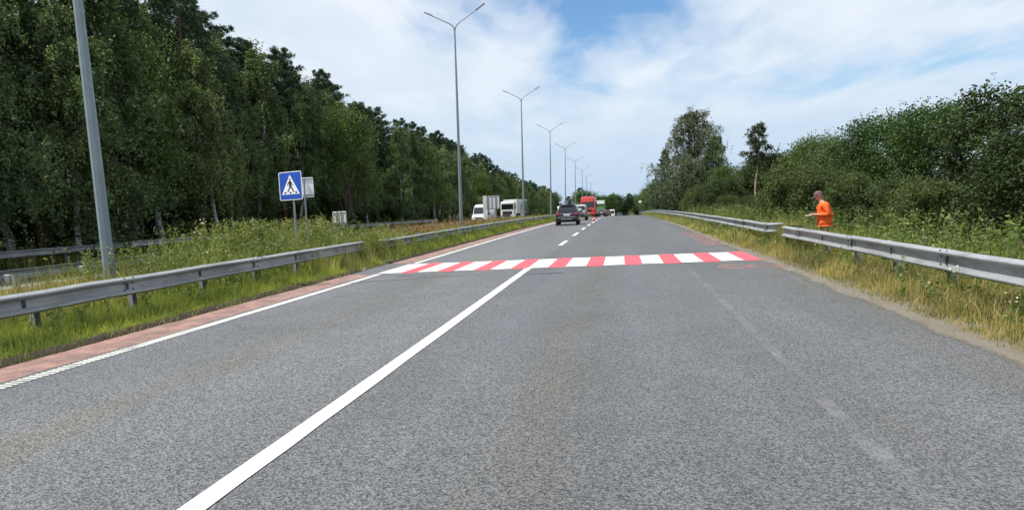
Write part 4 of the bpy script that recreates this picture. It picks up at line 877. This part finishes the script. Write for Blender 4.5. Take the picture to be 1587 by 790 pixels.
for k, (x, y, s) in enumerate(((-25.9, 34, 1.1), (-25.8, 39, 1.3), (-26.0, 46, 1.0), (-25.7, 52, .9), (-26, 60, 1.2), (-25.8, 70, 1.1), (-26, 82, 1.2), (-25.9, 96, 1.3), (-26, 112, 1.3))):
    place(SHRUB[k % 2], USED, x, y, (s, s, s), rt.uniform(0, 6), 'low green shrub at the foot of the left forest', 'shrub', 'shrubs along the forest foot')
place(gen_broad(63, 1.5, 1.5, 22, 130, LBROAD, .6, 'shrub'), USED, -12.2, 19.5, 1.0, 0, 'bright green shrub in the weeds left of the blue sign', 'shrub', None)
# far belt of trees beyond the crest
FARS = [(-40, 345, 12, 0), (-33, 338, 10, 1), (-27, 342, 10.5, 2), (-20.5, 352, 18, 3), (-17.5, 345, 16, 1), (-13, 356, 11.5, 2), (-9.5, 350, 13, 0), (-6, 352, 15, 2), (-2.5, 350, 13.5, 1), (0.8, 360, 7, 1), (4, 346, 13.5, 4), (8, 352, 13, 0), (12, 345, 15, 2), (17, 340, 15, 1), (22, 330, 15, 0), (-47, 335, 16, 2), (-23, 310, 12, 4), (28, 330, 15, 2)]
for x, y, h, k in FARS:
    p = [BROAD[0], BROAD[1], BIRCH[2], PINE[1], PINE[2]][k]; b0 = [10, 10, 15, 18, 18][k]; s = h / b0; f = 1.5 if k < 3 else 1.3
    place(p, USED, x, y, (s * f, s * f, s), rt.uniform(0, 6), 'distant tree closing the view beyond the crest', 'tree', 'far trees beyond the crest')
# right side
place(gen_birch(81, 14.4, .36, .10, LBIRCH2, 62, 38, .9, name='birch_tree', tw=.012), USED, 8.6, 94, (1.15, 1.15, 1.0), 0.4, 'tall silvery birch standing alone on the right of the road', 'tree', None)
place(gen_birch(82, 10.5, .30, .08, LBIRCH, 40, 24, .8, name='birch_tree'), USED, 10.4, 92, 1.0, 1.4, 'darker lower birch crown under the tall silvery birch', 'tree', None)
place(BROAD[0], USED, 10.2, 99, (.72, .72, .70), 1.1, 'leafy tree half hidden behind the tall silvery birch', 'tree', None)
place(gen_spruce(83, 12.0, 110, .38), USED, 7.6, 128, 1.0, 0.4, 'dark spruce with spreading branches left of the silvery birch', 'tree', None)
place(gen_pine(84, 7.8, .60, 24, .125, 'dry_pine_tree', PALEB, LBIRCH2, tw=.014, nt=6, curve=.4), USED, 10.6, 60.5, (1, 1, 1.0), 2.0, 'thin pale bare pine trunk with a small tuft of crown', 'tree', None)
for k, (x, y, h) in enumerate(((11.5, 150, 7), (11.5, 168, 8), (10, 186, 9), (10.5, 210, 10.5), (10.5, 236, 9.5), (11, 262, 11), (12, 295, 13))):
    p = (BROAD[0], BIRCH[1], BROAD[1])[k % 3]; s = h / (10 if k % 3 != 1 else 15); place(p, USED, x, y, (s * 1.15, s * 1.15, s), rt.uniform(0, 6), 'tree of the right hand row beyond the dark spruce', 'tree', 'far right row of trees')
y = 5.0; i = 0
while y < 88:
    x = 8.2 + max(0, 30 - y) * .24 + rt.uniform(-.6, 1.2); h = rt.uniform(1.5, 2.3) if 36 < y < 60 else (rt.uniform(2.3, 3.5) if y > 28 else rt.uniform(2.0, 3.3)); s = h / 4.8
    place(BUSH[rt.randrange(3)], USED, x, y, (s * 1.12, s * 1.12, s), rt.uniform(0, 6.28), 'dense green bush right behind the right guardrail', 'bush', 'bushes lining the right verge'); y += rt.uniform(2.3, 4.0); i += 1
y = 7.0
while y < 90:
    x = 12.6 + max(0, 30 - y) * .24 + rt.uniform(-1, 1.6); h = rt.uniform(3.8, 5.6) if y > 30 else rt.uniform(2.6, 4.4)
    if rt.random() < .35: s = h * 1.1 / 10; place(BROAD[rt.randrange(2)], USED, x, y, (s * 1.1, s * 1.1, s), rt.uniform(0, 6.28), 'young leafy tree topping the bushes on the right', 'tree', 'young trees on the right')
    else: s = h / 4.8; place(BUSH[rt.randrange(3)], USED, x, y, (s, s, s), rt.uniform(0, 6.28), 'taller bush in the second row on the right', 'bush', 'second row of right bushes')
    y += rt.uniform(3.0, 4.8)

# ------------------------------------------------------------------ grass and weeds
def blades(name, n, xr, yr, hr, wr, mat, label, seed, lean=.35, ybias=1.0, mask=None, edge=None, clump=0.6):
    rng = np.random.default_rng(seed); u = rng.random(n) ** ybias; Y = yr[0] + (yr[1] - yr[0]) * u; X = rng.uniform(xr[0], xr[1], n)
    if clump:                                       # gather into tufts
        m = max(8, n // 22); cx = rng.uniform(xr[0], xr[1], m); cy = yr[0] + (yr[1] - yr[0]) * rng.random(m) ** ybias; j = rng.integers(0, m, n); sel = rng.random(n) < clump; sp = rng.normal(size=(n, 2)) * .07
        X = np.where(sel, np.clip(cx[j] + sp[:, 0], xr[0], xr[1]), X); Y = np.where(sel, cy[j] + sp[:, 1], Y)
    Hh = rng.uniform(hr[0], hr[1], n) * rng.uniform(.6, 1.15, n)
    pat = .75 + .5 * (np.sin(X * 3.1 + Y * 1.7) * np.sin(Y * 2.3 - X * .9) * .5 + .5); Hh = Hh * pat
    if edge: Hh = Hh * np.clip(np.abs(X - edge[0]) / edge[1], .22, 1)
    if mask is not None: k = mask(X, Y, rng.random(n)); X, Y, Hh = X[k], Y[k], Hh[k]; n = len(X)
    Z = zr_v(Y) + np.interp(X, LX, LZ); a = rng.uniform(0, 2 * np.pi, n); d = np.column_stack([np.cos(a), np.sin(a)]); ln = np.abs(rng.normal(size=n)) * lean * Hh; w = rng.uniform(wr[0], wr[1], n)
    b = rng.uniform(0, 2 * np.pi, n); s = np.column_stack([np.cos(b), np.sin(b)]) * w[:, None] / 2
    P = np.column_stack([X, Y, Z - .01]); V = np.zeros((n, 5, 3))
    V[:, 0] = P; V[:, 1] = P; V[:, 0, :2] += s; V[:, 1, :2] -= s
    Mid = P.copy(); Mid[:, :2] += d * (ln * .35)[:, None]; Mid[:, 2] += Hh * .58; V[:, 2] = Mid; V[:, 3] = Mid; V[:, 2, :2] -= s * .75; V[:, 3, :2] += s * .75
    T = P.copy(); T[:, :2] += d * ln[:, None]; T[:, 2] += Hh * (1 - .12 * np.minimum(1, ln / np.maximum(Hh, .01))); V[:, 4] = T
    base = (np.arange(n) * 5)[:, None]; me = np_mesh(name, V.reshape(-1, 3), [base + np.array([[0, 1, 2, 3]]), base + np.array([[3, 2, 4]])])
    return tag(mobj(name, me, mat), label, 'grass', kind='stuff')
def weeds(name, n, xr, yr, hr, mat, label, seed, flower=None, lsz=(.05, .12), ybias=1.0, nleaf=16, headfrac=.3, headsz=(.03, .07), nh=10, mask=None):
    rng = np.random.default_rng(seed); X = rng.uniform(xr[0], xr[1], n); Y = yr[0] + (yr[1] - yr[0]) * rng.random(n) ** ybias
    if mask is not None: k = mask(X, Y); X, Y = X[k], Y[k]; n = len(X)
    Hh = rng.uniform(hr[0], hr[1], n); Z = zr_v(Y) + np.interp(X, LX, LZ); ln = rng.normal(size=(n, 2)) * .12 * Hh[:, None]
    t = rng.uniform(.1, 1, (n, nleaf)); P = np.stack([X[:, None] + ln[:, :1] * t, Y[:, None] + ln[:, 1:] * t, Z[:, None] + Hh[:, None] * t], -1); A = unit(rng.normal(size=(n, nleaf, 3)) * np.array([1, 1, .45]) + np.array([0, 0, .35])); m = n * nleaf
    V = [leaf_quads(P.reshape(-1, 3), A.reshape(-1, 3), rng.uniform(lsz[0], lsz[1], m) * 1.6, rng.uniform(lsz[0], lsz[1], m) * .6, rng)]
    S0 = np.column_stack([X, Y, Z]); S1 = np.column_stack([X + ln[:, 0], Y + ln[:, 1], Z + Hh]); V.append(leaf_quads(S0, unit(S1 - S0), np.linalg.norm(S1 - S0, axis=1), np.full(n, .016), rng, 0.004))
    o = tag(mobj(name, leaf_mesh(name, np.concatenate(V)), mat), label, 'plants', kind='stuff')
    if flower is not None:
        h = rng.random(n) < headfrac; C = S1[h]; k = len(C); Q = C[:, None, :] + rng.normal(size=(k, nh, 3)) * np.array([.045, .045, .05 if flower is FLOWER else .12]); A = unit(rng.normal(size=(k, nh, 3)) * np.array([1, 1, .4 if flower is FLOWER else 1])); mm = k * nh
        f = mobj('flower_heads', leaf_mesh('flower_heads', leaf_quads(Q.reshape(-1, 3), A.reshape(-1, 3), rng.uniform(*headsz, mm), rng.uniform(*headsz, mm) * .8, rng)), flower, o); tag(f, kind='stuff')
    return o
GAPL = lambda X, Y, r: ~((Y > 19.5) & (Y < 21.6) & (X > -7.75) & (r < .85))
blades('grass', 64000, (-8.9, -7.25), (2.5, 20.5), (.10, .30), (.004, .010), GRASS_G, 'fresh green grass under the near left guardrail', 1, .4, 1.25, GAPL, (-7.1, .45))
blades('grass', 3600, (-7.36, -6.96), (2.5, 17), (.05, .2), (.004, .010), GRASS_G, 'loose grass spilling over the left soil edge', 31, .7)
blades('grass', 2600, (3.3, 3.75), (2.5, 40), (.04, .16), (.004, .011), GRASS_Y, 'short dry grass creeping over the right road edge', 32, .8)
blades('grass', 5000, (-9.5, -7.15), (15.5, 22.2), (.35, .8), (.007, .014), GRASS_Y, 'tall straw coloured grass at the left gap', 2, .3, 1.0, GAPL, (-7.05, .5))
blades('grass', 30000, (-8.9, -7.12), (20.5, 80), (.22, .42), (.012, .028), GRASS_G, 'green grass under the left guardrail past the crosswalk', 3, .35, 1.3, GAPL, (-6.95, .4))
blades('grass', 9000, (-8.9, -7.05), (80, 170), (.3, .5), (.03, .06), GRASS_G, 'far grass strip below the left guardrail', 4, .3, 1.0)
blades('grass', 26000, (-12.4, -8.6), (6, 30), (.35, .75), (.007, .016), GRASS_Y, 'mixed dry and green grass on the median', 5, .35)
blades('grass', 22000, (-12.6, -8.5), (28, 120), (.4, .75), (.016, .04), GRASS_Y, 'yellowish grass on the far median', 6, .3, 1.3)
blades('grass', 9000, (-27.5, -24.6), (12, 140), (.3, .8), (.02, .05), GRASS_Y, 'grass at the foot of the left forest', 7, .3, 1.2)
blades('grass', 34000, (3.62, 5.7), (2.5, 26), (.16, .40), (.006, .014), GRASS_Y, 'straw and green grass of the right verge', 8, .45, 1.1, None, (3.45, .6))
blades('grass', 24000, (3.55, 5.6), (25, 130), (.22, .42), (.014, .036), GRASS_Y, 'grass of the right verge beyond the gap', 9, .4, 1.4, None, (3.4, .5))
blades('grass', 6000, (4.5, 5.3), (18, 27), (.45, .85), (.008, .016), GRASS_Y, 'tall straw grass at the gap in the right guardrail', 10, .3)
blades('grass', 26000, (5.2, 10.5), (3, 70), (.3, .75), (.007, .02), GRASS_G, 'rank grass below the right bushes', 11, .3, 1.2)
weeds('weeds', 1500, (-12.4, -8.4), (11, 26), (.5, 1.15), LWEED, 'leafy weeds with pale flowers on the median', 21, FLOWER, (.03, .07), 1.0, 22, .05, (.02, .04), 9)
weeds('weeds', 700, (-12.6, -10.6), (15.5, 26), (.9, 1.6), LWEED, 'tall leafy stalks on the far side of the median', 22, FLOWER, (.04, .09), 1.0, 24, .05)
weeds('weeds', 420, (-12.4, -8.6), (29, 62), (.45, .85), GRASS_R, 'reddish sorrel on the median', 23, GRASS_R, (.05, .1), 1.6, 10, .9, (.04, .09), 10)
weeds('weeds', 300, (-8.9, -7.7), (7, 20), (.25, .6), LWEED, 'leafy weeds growing through the near left guardrail', 24, None, (.03, .06), .9, 18)
weeds('weeds', 420, (-9.0, -7.7), (18.6, 22.5), (.5, 1.0), LWEED, 'tall weeds filling the gap in the left guardrail', 25, None, (.03, .07), 1, 22, mask=lambda X, Y: (X < -7.85) | (Y < 20.4))
NOPERSON = lambda X, Y: ~((X > 4.7) & (X < 6.2) & (Y > 17.5) & (Y < 22.2))
weeds('weeds', 700, (-8.8, -7.4), (22, 80), (.35, .7), LWEED, 'weeds under the left guardrail past the crosswalk', 26, None, (.05, .1), 1.3, 14)
weeds('weeds', 1500, (5.0, 8.2), (4, 60), (.6, 1.35), LWEED, 'tall weeds between the right guardrail and the bushes', 27, FLOWER, (.035, .075), 1.1, 22, .05, (.02, .045), 8, mask=NOPERSON)
weeds('weeds', 500, (3.9, 5.4), (4, 40), (.25, .6), LWEED, 'small weeds along the right guardrail', 28, FLOWER, (.03, .06), 1.0, 14, .12, (.02, .04), 6)
weeds('weeds', 700, (-27, -24.8), (14, 90), (.5, 1.3), LWEED, 'weeds in front of the left forest', 29, None, (.08, .16), 1.2, 16)
# crumbly soil ridge, coloured dark to carry the guardrail's shadow band, between the left grass and the painted shoulder
def shaded_soil_ridge(x0, x1, y0, y1, hgt, step, seed, label):
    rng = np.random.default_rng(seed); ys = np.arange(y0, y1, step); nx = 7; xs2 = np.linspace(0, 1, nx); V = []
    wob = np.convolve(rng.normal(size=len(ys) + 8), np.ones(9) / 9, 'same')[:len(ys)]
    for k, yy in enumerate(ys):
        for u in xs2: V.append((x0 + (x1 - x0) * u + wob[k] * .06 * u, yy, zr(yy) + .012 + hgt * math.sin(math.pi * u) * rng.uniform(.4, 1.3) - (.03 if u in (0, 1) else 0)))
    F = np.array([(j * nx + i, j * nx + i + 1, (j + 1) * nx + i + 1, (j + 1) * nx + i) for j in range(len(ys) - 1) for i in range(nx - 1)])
    tag(mobj('shaded_soil_ridge', np_mesh('shaded_soil_ridge', np.array(V), [F]), SHADE_SOIL), label, 'soil', kind='structure')
SHADE_SOIL = simple('shade_dark_soil', (0.045, 0.036, 0.028), 0.95, 0, 0.45, 22, spec=0.1, bump=0.8)  # soil tone with the rail's shadow band put into the colour
shaded_soil_ridge(-7.34, -6.97, -4, 17.0, .05, .05, 5, 'soil edge, coloured dark for the guardrail shadow, between the near left grass and the red shoulder')
shaded_soil_ridge(-7.3, -6.99, 19.6, 70, .04, .12, 6, 'soil edge, coloured dark for the guardrail shadow, along the left grass past the crosswalk')
# stones and rubble where the left verge opens onto the crosswalk
for k in range(14):
    rs = random.Random(900 + k); bm = bmesh.new(); bmesh.ops.create_icosphere(bm, subdivisions=1, radius=rs.uniform(.03, .09))
    for v in bm.verts: v.co = Vector((v.co.x * rs.uniform(.8, 1.4), v.co.y * rs.uniform(.8, 1.4), v.co.z * rs.uniform(.4, .7)))
    me = bpy.data.meshes.new('stone'); bm.to_mesh(me); bm.free(); x, y = rs.uniform(-7.75, -7.06), rs.uniform(13.5, 18.6)
    o = mobj('stone', me, STONE, None, (x, y, gz(x, y) + .01), (0, 0, rs.uniform(0, 6))); tag(o, 'small grey stone at the grass edge before the crosswalk', 'stone', 'stones at the grass edge')

# ------------------------------------------------------------------ labels that single out the look-alikes of the rows
def image_x(o):
    d = o.location - Vector((0, 0, CAM_H)); return d.dot(cr) / max(.1, d.dot(cf))
ORD = ['first', 'second', 'third', 'fourth', 'fifth', 'sixth', 'seventh', 'eighth', 'ninth', 'tenth', 'eleventh', 'twelfth', 'thirteenth', 'fourteenth', 'fifteenth', 'sixteenth', 'seventeenth', 'eighteenth', 'nineteenth', 'twentieth', 'twenty first', 'twenty second', 'twenty third', 'twenty fourth', 'twenty fifth', 'twenty sixth']
def relabel(group, what, marks, end):
    """marks: (x of a landmark in the view, its name); things are counted rightwards from the landmark left of them"""
    L_ = sorted([o for o in bpy.data.objects if o.get('group') == group], key=image_x); n = {}
    for o in L_:
        x = image_x(o); left = [m for m in marks if m[0] <= x]; m = left[-1][1] if left else end; k = n.get(m, 0); n[m] = k + 1
        o['label'] = '%s %s' % (ORD[min(k, 25)], what) + (' right of %s' % m if left else ' %s' % m)
bpy.context.view_layer.update()
FM = [((150 - 638) / 1000, 'the nearest lamp pole'), ((450 - 638) / 1000, 'the blue sign'), ((525 - 638) / 1000, 'the small striped board'), ((712 - 638) / 1000, 'the second street lamp'), ((763 - 638) / 1000, 'the large pale sign board'), ((810 - 638) / 1000, 'the third street lamp'), ((853 - 638) / 1000, 'the fourth street lamp'), ((874 - 638) / 1000, 'the fifth street lamp')]
relabel('birches of the left forest', 'drooping forest edge birch', FM, 'from the left border of the view'); relabel('leafy trees of the left forest', 'leafy forest edge tree', FM, 'from the left border of the view')
relabel('pines of the left forest', 'dark pine crown above the birches', FM, 'from the left border of the view')
relabel('shrubs along the forest foot', 'low green shrub at the forest foot', FM, 'from the left border of the view')
RM = [((1070 - 638) / 1000, 'the tall silvery birch'), ((1170 - 638) / 1000, 'the thin bare pine'), ((1265 - 638) / 1000, 'the worker in orange')]
relabel('bushes lining the right verge', 'front row green bush', RM, 'left of the tall silvery birch'); relabel('second row of right bushes', 'taller back row bush', RM, 'left of the tall silvery birch'); relabel('young trees on the right', 'young leafy tree above the bushes', RM, 'left of the tall silvery birch')
relabel('far trees beyond the crest', 'distant tree beyond the crest', [((855 - 638) / 1000, 'the fourth street lamp'), ((935 - 638) / 1000, 'the green box truck'), ((965 - 638) / 1000, 'the far white van')], 'from the left of the far belt')
relabel('far right row of trees', 'row tree', [((960 - 638) / 1000, 'the far white van'), ((1028 - 638) / 1000, 'the dark spruce')], 'left of the dark spruce')
relabel('forest undergrowth', 'shaded undergrowth bush inside the forest', FM, 'from the left border of the view'); relabel('deep forest pines', 'pine deep inside the forest', FM, 'from the left border of the view'); relabel('deep forest birches', 'birch deep inside the forest', FM, 'from the left border of the view')
